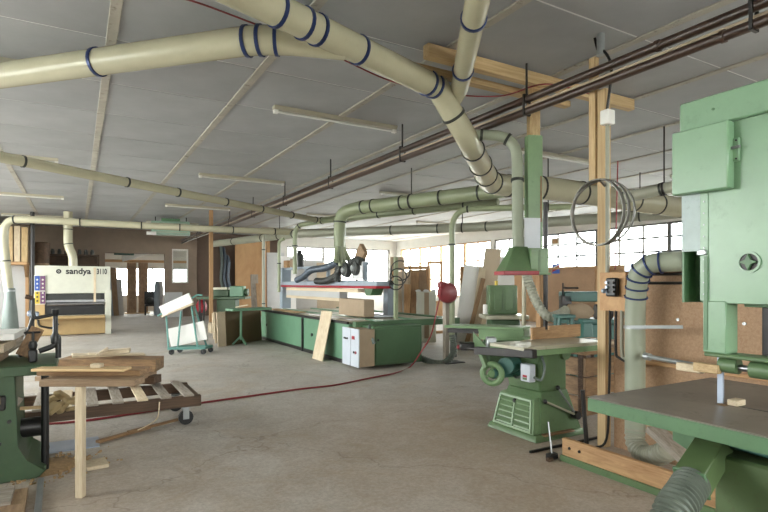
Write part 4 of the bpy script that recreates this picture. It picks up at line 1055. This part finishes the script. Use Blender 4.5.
# small green machine behind
q = D(222, 310, 17.3)
t = thing('milling_machine', 'small green machine with a flat table near the brown wall', 'machine', (q.x, q.y, 0), -TH)
M().bx(-.72, .85, -.35, .35, .98, 1.06, .008).obj('table', 'old_green', t, True)
M().bx(-.1, .5, -.25, .25, .1, .98, .02).obj('body', 'old_green', t, True)
M().bx(-.2, .6, -.32, .32, 0, .1, .01).obj('plinth', 'old_green', t, True)
M().bx(-.35, .25, -.1, .15, 1.06, 1.28, .02).obj('head', 'old_green', t, True)
M().bx(-.25, .2, -.12, .17, 1.28, 1.36, .01).obj('head_cap', 'table_steel', t, True)
M().bx(.30, .74, -.2, .2, 1.06, 1.40, .02).obj('motor_case', 'sander_green', t, True)
M().cyl((.75, 0, 1.2), (.86, 0, 1.2), .12, n=16).obj('handwheel', 'old_green', t, True)
M().cyl((-.66, -.2, 0), (-.66, -.2, .98), .035, n=10).obj('leg', 'dark_steel', t, True); M().cyl((-.66, .2, 0), (-.66, .2, .98), .035, n=10).obj('leg', 'dark_steel', t, True)
t = thing('red_sack', 'dark red sack hanging beside the small green machine', 'sack', D(201, 310, 17.6))
sk = D(201.5, 303, 17.6); M().lathe(sk - V(0, 0, .32), (0, 0, 1), [(0, .08), (.08, .17), (.25, .18), (.38, .12), (.45, .03)], 14).obj('sack', 'red', t)
M().cyl((sk.x, sk.y, 0), (sk.x, sk.y, sk.z - .3), .03, n=8).obj('stand', 'dark_steel', t)
q = D(211, 310, 16.7); q.z = 0
tag(plank('timber_post', q, (q.x, q.y, CEIL - .008), .11, .11, 'wood_frame', up=(1, 0, 0)), 'wooden ceiling post near the brown wall', 'post')
g = D(218, 325, 16.1)
t = thing('offcut_crate', 'small wooden crate of offcuts by the ceiling post', 'crate', (g.x, g.y, 0))
M().bx(g.x - .25, g.x + .25, g.y - .2, g.y + .2, 0, .3, .01).obj('crate', 'pale_wood', t)
for k in range(3): M().box((g.x - .1 + .12 * k, g.y, .33), (.1, .4, .12), Matrix.Rotation(.2 * k, 3, 'Z'), .006).obj('block', 'brown_board', t)
# boards before the far wall
tag(lean('plywood_sheet', (onY(252, 24.9), 24.95, 0), 1.55, 3.6, .03, 0, 0.01, 'ply'), 'tall orange plywood sheet against the dark wall', 'sheet')
tag(lean('wooden_door_frame', (onY(268.5, 24.7), 24.7, 0), .16, 3.6, .1, 0, 0.01, 'wood_frame'), 'narrow brown upright beside the tall plywood sheet', 'board')
tag(lean('leaning_board', (onY(255, 23.6), 23.5, 0), .34, 1.9, .04, 0, math.radians(6), 'grey_wood'), 'grey-brown board leaning before the tall plywood sheet', 'board')
tag(lean('leaning_board', (onY(261, 23.2), 23.3, 0), .2, 1.5, .04, .2, math.radians(8), 'wood_frame'), 'narrow orange board leaning beside the upright pipe', 'board')
for k, (px, Yv, ww, hh, mt, lab) in enumerate(((276, 23.6, .8, 2.9, 'grey_board', 'tall grey-white panel standing left of the sander frame'), (292, 22.6, 1.0, 2.7, 'white_board', 'tall white panel standing behind the sander frame'), (310, 21.4, 1.2, 2.5, 'grey_board', 'wide pale panel standing behind the sander hoses'), (330, 20.4, 1.1, 2.35, 'chip_pale', 'cream panel standing behind the sander fans'))):
    tag(lean('standing_panel', (onY(px, Yv), Yv, 0), ww, hh, .04, -.1, math.radians(2), mt), lab, 'panel', 'panels standing behind the sander')
for k, (px, py, zc, lab, mt) in enumerate(((289, 265, 15.2, 'orange wooden block on the left of the sander top', 'wood_frame'), (298, 266, 14.8, 'brown wooden block on the sander top rail', 'brown_board'), (306, 261, 14.4, 'dark grey canister on the sander top rail', 'flex_dark'), (361, 256, 11.2, 'tilted brown board end above the sander fans', 'brown_board'))):
    c = D(px, py, zc)
    c = V(5.2, c.y, 1.93)
    tag((M().lathe(c, (0, 0, 1), [(0, .11), (.3, .12), (.38, .06), (.46, .06)], 14) if k == 2 else M().box(c + V(0, 0, .11 if k < 3 else .17), (.1, .3, .2 if k < 3 else .36), Matrix.Rotation(.25 * k, 3, 'X'), .008)).obj('canister' if k == 2 else 'wood_block', mt), lab, 'canister' if k == 2 else 'wood block')
t = thing('hanging_hoses', 'grey hoses hanging on the dark wall behind the small machine', 'hose', D(224, 285, 22))
for k in range(3):
    px = 220 + 3.5 * k
    M().tube(smooth([D(px, 240 + 8 * k, 24.7), D(px + 2, 262, 24.5), D(px + 1, 278, 24.5), D(px + 3, 288, 24.5)], 5), .07, 10).obj('hose', 'flex_blue' if k else 'flex_grey', t)
# heater
q = D(171, 228, 18.5)
t = thing('air_heater', 'pale green air heater hanging under the ceiling at the back', 'heater', (q.x, q.y, q.z - .25), -.2)
M().bx(-.62, .62, -.3, .3, .0, .46, .03).obj('case', 'heater_green', t, True)
M().bx(-.3, .3, -.25, .25, .46, .56, .02).obj('motor_cap', 'saw_green_dark', t, True)
for k in range(4): M().bx(-.55, .55, -.315, -.295, .06 + .1 * k, .09 + .1 * k).obj('louvre', 'duct_pale', t, True)
for x in (-.5, .5): M().cyl((x, 0, .46), (x, 0, CEIL - (q.z - .25) - .004), .015, n=8).obj('hanger_rod', 'dark_steel', t, True)
M().cyl((-.75, -.32, .02), (-.45, -.32, .02), .06, n=12).obj('outlet', 'white_board', t, True)

# ------------------------------------------------------------------ wide-belt sander at the far left
SY = 17.7
t = thing('wide_belt_sander', 'white and ochre wide-belt sander with black lettering', 'machine', (-.1, SY + .6, 0))
M().bx(-1.0, .84, SY + .02, SY + 1.3, .1, 1.97, .02).obj('body', 'cream_panel', t)
M().bx(-1.02, .86, SY - .02, SY + .04, 1.20, 1.99, .015).obj('hood_panel', 'cream_panel', t)
M().bx(-.78, .70, SY - .01, SY + .03, .58, 1.20).obj('opening_shade', 'black', t)  # solid black slab: shade inside the infeed mouth, put in as colour
M().bx(-.78, .74, SY - .03, SY + .02, .95, 1.02, .006).cyl((-.74, SY - .05, .9), (.70, SY - .05, .9), .045, n=14).obj('roller', 'steel', t)
M().bx(-.78, .60, SY - .02, SY + .02, 1.02, 1.18).obj('inner_guard', 'flex_dark', t)
M().bx(-1.02, .72, SY - .05, SY + .03, .02, .56, .012).obj('lower_panel', 'ochre_panel', t)
M().bx(.72, .88, SY - .06, SY + .04, .0, 1.3, .012).obj('right_column', 'cream_panel', t)
M().bx(.42, .48, SY - .035, SY - .02, .95, 1.95).obj('trim_strip', 'pale_wood', t)
M().bx(-1.04, -.78, SY - .05, SY + .03, .56, 1.2, .01).obj('left_column', 'ochre_panel', t)
cp = M().bx(-1.03, -.76, SY - .06, SY - .03, .90, 1.72, .006).obj('control_panel', 'cream_panel', t)
for x0, x1, z0, z1, mt in ((-1.02, -.9, 1.29, 1.70, 'blue'), (-.89, -.77, 1.29, 1.70, 'purple'), (-1.02, -.9, .92, 1.26, 'yellow'), (-.89, -.77, .92, 1.26, 'purple')):
    s_ = M().bx(x0, x1, SY - .066, SY - .06, z0, z1).obj('sticker', mt, cp)
    for j in range(3): M().cyl(((x0 + x1) / 2, SY - .066, z0 + .08 + j * .11), ((x0 + x1) / 2, SY - .08, z0 + .08 + j * .11), .025, n=10).obj('button', 'cream_panel' if mt != 'yellow' else 'ink', s_)
M().tube(fillet([(-.95, SY - .1, .62), (-.92, SY - .12, .30), (-.6, SY - .12, .22), (-.45, SY - .12, .35)], .08), .03, 8).obj('handle_bar', 'black', t)
M().bx(-.95, .7, SY - .5, SY - .05, .50, .57, .01).obj('feed_table', 'ochre_panel', t)
M().bx(.72, .9, SY + .04, SY + 1.25, .0, .12, .01).obj('foot', 'dark_steel', t); M().bx(-1.0, -.8, SY + .04, SY + 1.25, .0, .12, .01).obj('foot', 'dark_steel', t)
RX = Matrix.Rotation(math.pi / 2, 4, 'X')
text_mesh('lettering', 'sandya', .235, 'ink', Matrix.Translation((-.28, SY - .022, 1.765)) @ RX, t)
text_mesh('lettering', '3110', .215, 'ink', Matrix.Translation((.50, SY - .022, 1.765)) @ RX @ Matrix.Diagonal((.62, 1, 1, 1)), t)
M().ring((-.45, SY - .024, 1.83), (0, 1, 0), .03, .065, .006, 20).cyl((-.45, SY - .022, 1.83), (-.45, SY - .028, 1.83), .018, n=10).obj('emblem', 'ink', t)
# dust bag at the end of the far left drop pipe
q = D(10, 300, 12.4)
t = thing('filter_bag', 'grey filter bag below the drop pipe at the far left', 'bag', (q.x, q.y, 0))
M().lathe((q.x, q.y, 0), (0, 0, 1), [(0, .12), (.1, .17), (.4, .18), (.8, .15), (1.1, .12), (1.38, .10)], 16).obj('bag', 'flex_grey', t)
M().ring((q.x, q.y, 1.32), (0, 0, 1), .098, .115, .04, 16).obj('collar', 'galv', t)
# lumber rack at the far left
t = thing('lumber_shelf', 'high wooden shelf carrying upright slats at the far left', 'shelf', (-2.3, 21.4, 0))
M().bx(-3.4, -1.42, 21.0, 21.8, 2.10, 2.20, .01).obj('shelf_board', 'wood_frame', t)
for x in (-3.3, -1.52): M().bx(x, x + .1, 21.65, 21.78, 0, 2.1, .006).obj('post', 'wood_frame', t)
M().prism([(21.05, 2.1), (21.65, 2.1), (21.65, 1.7), (21.6, 1.7)], 'x', -1.52, -1.45).obj('bracket', 'wood_frame', t)
M().bx(-3.4, -1.4, 21.8, 21.84, .0, 2.1, .004).obj('back_panel', 'grey_board', t)
for k in range(9):
    x = -3.2 + k * .2
    tag(M().bx(x, x + .17, 21.2 + .03 * (k % 3), 21.5 + .03 * (k % 3), 2.2, 3.36 + .03 * (k % 2), .006).obj('upright_slat', 'pale_wood' if k % 2 else 'pine'),
        ['first', 'second', 'third', 'fourth', 'fifth', 'sixth', 'seventh', 'eighth', 'ninth'][8 - k] + ' upright slat from the right on the high shelf', 'slat', 'slats on the high shelf')
tag(M().cyl((onY(32.5, 20.5), 20.5, 0), (onY(32.5, 20.5), 20.5, CEIL - .008), .06, n=12).obj('steel_column', 'dark_steel'), 'slim dark steel column right of the slat shelf', 'column')
q = V(onY(42, 22.3), 22.3, 0)
t = thing('filter_drum', 'maroon filter drum on a tan base behind the wide-belt sander', 'drum', (q.x, q.y, 0))
M().lathe(q + V(0, 0, 2.2), (0, 0, 1), [(0, .24), (.7, .24), (.74, .2)], 18).obj('drum', 'red', t); t.children[0].data.materials.clear(); t.children[0].data.materials.append(MATS['dark_wood'])
M().lathe(q, (0, 0, 1), [(0, .22), (2.2, .22)], 18).obj('base', 'brown_board', t)
t = thing('wall_cupboard', 'dark open cupboard with jars behind the wide-belt sander', 'cupboard', (-.1, 24.2, 0))
M().bx(-.95, .75, 23.95, 24.0, 0, 2.6).bx(-.95, -.9, 23.5, 23.95, 0, 2.6).bx(.70, .75, 23.5, 23.95, 0, 2.6).bx(-.9, .7, 23.5, 23.95, 2.2, 2.25).bx(-.95, .75, 23.5, 23.95, 2.55, 2.6).obj('carcass', 'dark_wood', t)
for k in range(7):
    x = -.8 + k * .22
    tag(M().lathe((x, 23.7, 2.6), (0, 0, 1), [(0, .07), (.13, .07), (.15, .05), (.2, .05)], 12).obj('jar', 'flex_dark'), '%s dark jar from the left on the cupboard top' % ['first', 'second', 'third', 'fourth', 'fifth', 'sixth', 'seventh'][k], 'jar', 'jars on the cupboard')
tag(lean('leaning_board', (onY(174, 24.7), 24.75, 0), .75, 1.1, .04, 0, math.radians(6), 'grey_board'), 'low grey-white panel leaning on the wall right of the doorway', 'panel')
# things in the room beyond
for k, (px0, px1) in enumerate(((127, 136.5), (138.5, 148))):
    x0, x1 = onY(px0, 28.6), onY(px1, 28.6)
    t = thing('brown_door', ['left', 'right'][k] + ' brown door leaf in the room beyond the doorway', 'door', ((x0 + x1) / 2, 28.6, 0))
    M().bx(x0, x1, 28.6, 28.66, .05, 2.5, .01).obj('leaf', 'brown_board', t)
    for z0, z1 in ((.2, 1.1), (1.25, 2.35)): M().bx(x0 + .06, x1 - .06, 28.585, 28.6, z0, z1, .008).obj('panel', 'brown_board', t)
    M().bx(x0 - .1, x1 + .1, 28.5, 28.8, 0, .05).obj('foot', 'pine', t)
for k, (px, w_, h_, mt, lab) in enumerate(((112, .35, 1.9, 'blue_grey', 'bluish board leaning at the left inside the doorway'), (117, .3, 2.2, 'brown_board', 'brown board leaning at the left inside the doorway'), (122, .25, 1.7, 'grey_board', 'pale board leaning at the left inside the doorway'))):
    tag(lean('leaning_board', (onY(px, 27.2), 27.2 + .1 * k, 0), w_, h_, .04, .5, math.radians(7), mt), lab, 'board', 'boards inside the doorway')
x = onY(150, 27)
t = thing('black_chair', 'black chair with a bag just beyond the doorway', 'chair', (x, 27, 0))
M().bx(x - .22, x + .22, 26.8, 27.2, .42, .5, .02).obj('seat', 'black', t)
M().bx(x - .22, x + .22, 27.16, 27.22, .5, 1.1, .02).obj('backrest', 'black', t)
for a in (-.2, .2):
    for b in (26.83, 27.17): M().cyl((x + a, b, 0), (x + a, b, .42), .02, n=8).obj('leg', 'black', t)
M().ball((x, 27.0, .66), .2, (1, .8, .9)).obj('bag', 'flex_dark', t)
for k, px in enumerate((157, 160.5)):
    x = onY(px, 26.8 + .2 * k)
    tag(M().lathe((x, 26.8 + .2 * k, 0), (0, 0, 1), [(0, .13), (1.3, .13), (1.5, .1), (1.6, .03)], 14).obj('fabric_roll', 'cloth_white' if k else 'blue_grey'), ['bluish', 'white'][k] + ' upright roll at the right inside the doorway', 'roll', 'rolls inside the doorway')
tag(M().bx(-.5, 6, 28.3, 28.45, 2.5, 2.62, .01).obj('timber_lintel', 'wood_frame'), 'orange beam across the room beyond the doorway', 'beam')
tag(M().bx(onY(114, 27), onY(134, 27), 26.9, 27.1, 2.78, 3.1, .02).obj('tarpaulin_roll', 'teal'), 'dark green rolled tarpaulin hanging beyond the doorway top', 'tarpaulin')
tag(M().beam((onY(122, 27.4), 27.4, 2.6), (onY(166, 27.4), 27.4, 3.2), .2, .22).obj('sloping_beam', 'white_board'), 'white sloping beam beyond the doorway top', 'beam')

# ------------------------------------------------------------------ boards stored by the windows
def rack(name, lab, p, q_, h):
    t = thing(name, lab, 'rack', ((p.x + q_.x) / 2, (p.y + q_.y) / 2, 0))
    for c in (p, q_): M().bx(c.x - .04, c.x + .04, c.y - .04, c.y + .04, 0, h, .004).obj('post', 'wood_frame', t); M().bx(c.x - .04, c.x + .7, c.y - .04, c.y + .04, 0, .08, .004).obj('foot', 'wood_frame', t)
    M().beam((p.x, p.y, h - .05), (q_.x, q_.y, h - .05), .08, .1).obj('rail', 'wood_frame', t); M().beam((p.x, p.y, h * .5), (q_.x, q_.y, h * .5), .06, .08).obj('rail', 'wood_frame', t)
rack('panel_rack', 'wooden rack behind the brown boards by the windows', D(394, 283, 15.6), D(428, 283, 15.6), 2.0)
fy = -TH
for k, (px, zc, w_, h_, mt, an, sk, lab) in enumerate((
        (400, 15.0, .5, 1.85, 'chip_pale', 8, .04, 'pale panel leftmost of the boards leaning on the brown board rack'),
        (404, 14.7, .25, 1.5, 'wood_frame', 12, .06, 'short orange board leaning second from left on the rack'),
        (411, 15.0, .32, 1.9, 'old_wood', 8, .05, 'dark brown tall board leaning in the middle of the rack'),
        (414, 14.8, .2, 1.3, 'old_wood', 10, .02, 'short brown board leaning before the middle of the rack'),
        (421.5, 15.1, .42, 1.9, 'brown_board', 7, -.03, 'wide brown board rightmost on the rack'))):
    g = D(px, 300, zc); g.z = .0
    tag(lean('leaning_board', g, w_, h_, .025, fy, math.radians(an), mt, skew=sk), lab, 'board', 'boards leaning on the rack')
g = D(426, 300, 13.6)
t = thing('white_carton', 'white carton open at the top beside the leaning brown boards', 'carton', (g.x, g.y, 0), fy)
M().bx(-.24, .24, -.2, .2, .0, 1.28, .01).obj('box', 'cream_panel', t, True)
M().bx(-.06, .06, -.206, -.2, .1, 1.26).obj('tape', 'carton', t, True)
for x in (-.2, .0, .2): M().ball((x, 0, 1.3), .07, (1, 1, .5)).obj('wrapping', 'cloth_white', t, True)
q = D(397, 262, 14.0)
t = thing('storage_carton', 'brown carton on a stand behind the sander control post', 'carton', (q.x, q.y, 0), fy)
M().bx(-.18, .18, -.18, .18, 1.88, 2.18, .008).obj('box', 'carton', t, True)
M().bx(-.2, .2, -.2, .2, 1.84, 1.88).bx(-.18, -.13, -.18, -.13, 0, 1.84).bx(.13, .18, -.18, -.13, 0, 1.84).bx(-.18, -.13, .13, .18, 0, 1.84).bx(.13, .18, .13, .18, 0, 1.84).obj('stand', 'grey_wood', t, True)
t = thing('glazed_door', 'wood framed glazed door standing before the window wall', 'door', (onY(435, 17), 17, 0), fy)
M().bx(-.3, -.22, 0, .05, 0, 2.35).bx(.22, .3, 0, .05, 0, 2.35).bx(-.22, .22, 0, .05, 2.26, 2.35).bx(-.22, .22, 0, .05, 0, .8).obj('frame', 'wood_frame', t, True)
M().bx(-.22, .22, .02, .03, .8, 2.26).obj('pane', 'glass', t, True)
rack('panel_rack', 'wooden rack behind the tall boards right of the hose reel', D(462, 283, 12.9), D(512, 283, 12.9), 1.9)
for k, (px, zc, w_, h_, mt, an, sk, lab) in enumerate((
        (503, 12.6, .62, 2.15, 'white_board', 6, .0, 'wide white panel standing behind the tall plank'),
        (462, 12.2, .42, 1.95, 'white_board', 8, .16, 'white panel leaning right of the hose reel'),
        (465, 11.9, .1, 1.7, 'old_wood', 10, .28, 'narrow dark strip leaning before the white panel'),
        (471, 12.0, .16, 1.9, 'pale_wood', 9, .17, 'pale wood strip leaning right of the white panel'),
        (476, 11.7, .1, 1.5, 'pale_wood', 11, .30, 'short pale strip leaning among the boards'),
        (480, 12.1, .38, 2.35, 'chip_pale', 8, .16, 'tall cream plank leaning highest by the windows'),
        (486, 11.6, .2, 1.35, 'white_board', 12, .2, 'short white board leaning at the foot of the tall plank'))):
    g = D(px, 300, zc); g.z = .0
    tag(lean('leaning_board', g, w_, h_, .025, fy, math.radians(an), mt, skew=sk), lab, 'board', 'tall boards by the windows')

# ------------------------------------------------------------------ machines behind the spindle moulder
q = D(503, 310, 9.6)
t = thing('green_machine', 'boxy green machine in the background behind the hood', 'machine', (q.x, q.y, 0), -TH)
M().bx(-.3, .3, -.3, .3, 0, .62, .02).obj('cabinet', 'old_green', t, True)
M().bx(-.38, .38, -.35, .35, .86, .93, .01).obj('table', 'table_steel', t, True)
M().bx(-.25, .25, -.25, .25, .62, .86, .02).obj('neck', 'old_green', t, True)
M().bx(-.26, .26, -.02, .25, .93, 1.46, .02).obj('head', 'moulder_green', t, True)
for x in (-.16, .04): M().bx(x, x + .14, -.035, -.02, 1.02, 1.4, .006).obj('panel', 'moulder_green', t, True)
M().cyl((-.1, .1, 1.46), (-.1, .1, 1.54), .03, n=10).obj('cap', 'yellow', t, True)
M().cyl((-.36, -.2, .95), (-.36, -.2, 1.12), .04, n=10).obj('spout', 'white_board', t, True)
q = D(524, 310, 8.6)
tag(M().tube([(q.x, q.y, .0), (q.x, q.y, 1.63)], .035, 10).obj('down_pipe', 'duct_cream'), 'slim cream upright pipe below the green hood', 'pipe')
q = D(540, 300, 8.4); q.z = 0
tag(plank('timber_post', q, (q.x, q.y, 1.75), .09, .09, 'wood_frame', up=(1, 0, 0)), 'brown wooden post behind the green hood', 'post')
q = D(545.5, 300, 8.2)
tag(M().cyl((q.x, q.y, 0), (q.x, q.y, 2.75), .035, n=10).obj('steel_pole', 'dark_steel'), 'dark steel pole right of the green hood', 'pole')
q = D(583, 310, 8.6)
t = thing('jointer', 'teal jointer with rounded motor behind the timber bench', 'machine', (q.x, q.y, 0), -TH - .1)
M().bx(-.32, .62, -.1, .3, 1.20, 1.36, .015).obj('fence', 'teal', t, True)
M().bx(-.5, .7, -.3, .3, .86, .93, .01).obj('table', 'teal', t, True)
M().bx(-.2, .6, -.22, .25, 0, .86, .03).obj('body', 'teal', t, True)
M().bx(-.36, -.2, -.1, .1, .93, 1.30, .01).obj('adjuster', 'dark_steel', t, True)
M().cyl((-.34, -.1, 1.42), (-.1, -.1, 1.42), .015, n=8).cyl((-.34, -.1, 1.30), (-.34, -.1, 1.5), .012, n=8).obj('handle', 'dark_steel', t, True)
M().lathe((-.36, -.36, 1.05), (1, 0, 0), [(0, .05), (.05, .12), (.25, .14), (.36, .1), (.42, .04)], 16).obj('motor', 'carton', t, True)
M().cyl((.1, -.32, 1.05), (.34, -.32, 1.05), .12, n=16).obj('cutter_drum', 'dark_steel', t, True)
q = D(564, 320, 7.6)
t = thing('teal_stool', 'teal splayed stool standing before the jointer', 'stool', (q.x, q.y, 0), -TH)
M().bx(-.13, .13, -.12, .12, 1.0, 1.05, .01).obj('seat', 'teal', t, True)
for a in (-1, 1):
    for b in (-1, 1): M().beam((a * .09, b * .08, 1.0), (a * .17, b * .15, 0), .04, .04, bev=.004).obj('leg', 'teal', t, True)
M().bx(-.14, .14, -.01, .01, .68, .72).obj('stretcher', 'teal', t, True)
q = D(586, 320, 7.4)
t = thing('teal_pedestal', 'teal tapered pedestal right of the splayed stool', 'pedestal', (q.x, q.y, 0), -TH)
M().hexa([(-.12, -.12, 0), (.12, -.12, 0), (.12, .12, 0), (-.12, .12, 0)], [(-.06, -.07, .95), (.06, -.07, .95), (.06, .07, .95), (-.06, .07, .95)], .01).obj('column', 'teal', t, True)
M().bx(-.08, .08, -.09, .09, .95, 1.0, .008).obj('cap', 'teal', t, True)
P_, R_ = ribbed([D(526, 274, 8.2), D(531, 288, 8.2), D(537, 303, 8.1), D(547, 316, 8.0), D(558, 315, 8.0), D(566, 310, 8.1)], .07, .05, .005)
tag(M().tube(P_, R_, 14).obj('flexible_hose', 'duct_grey'), 'grey flexible hose curving from the hood to the jointer', 'hose')
# red and blue sign on the window wall
yw = onX(556, XR - .06)
t = thing('wall_sign', 'square blue sign with a red diagonal band below the windows', 'sign', (XR - .06, yw, 1.75))
M().bx(XR - .075, XR - .055, yw - .17, yw + .17, 1.85, 2.2, .004).obj('plate', 'blue', t)
M().prism([(yw - .16, 2.03), (yw - .16, 2.15), (yw + .16, 2.03), (yw + .16, 1.9)], 'x', XR - .08, XR - .074).obj('red_band', 'red', t)
M().prism([(yw - .16, 2.15), (yw - .16, 2.18), (yw + .16, 2.06), (yw + .16, 2.03)], 'x', XR - .08, XR - .074).obj('white_band', 'white_board', t)
yw = onX(557, XR - .3)
t = thing('exit_box', 'small orange and white box fixed between the high windows', 'box', (XR - .1, onX(557.5, XR - .1), 2.95))
M().bx(XR - .12, XR + .04, onX(557.5, XR) - .2, onX(557.5, XR) + .2, 2.9, 3.15, .01).obj('box', 'white_board', t)
M().bx(XR - .13, XR - .12, onX(557.5, XR) - .12, onX(557.5, XR) + .12, 2.95, 3.1).obj('symbol', 'wood_frame', t)
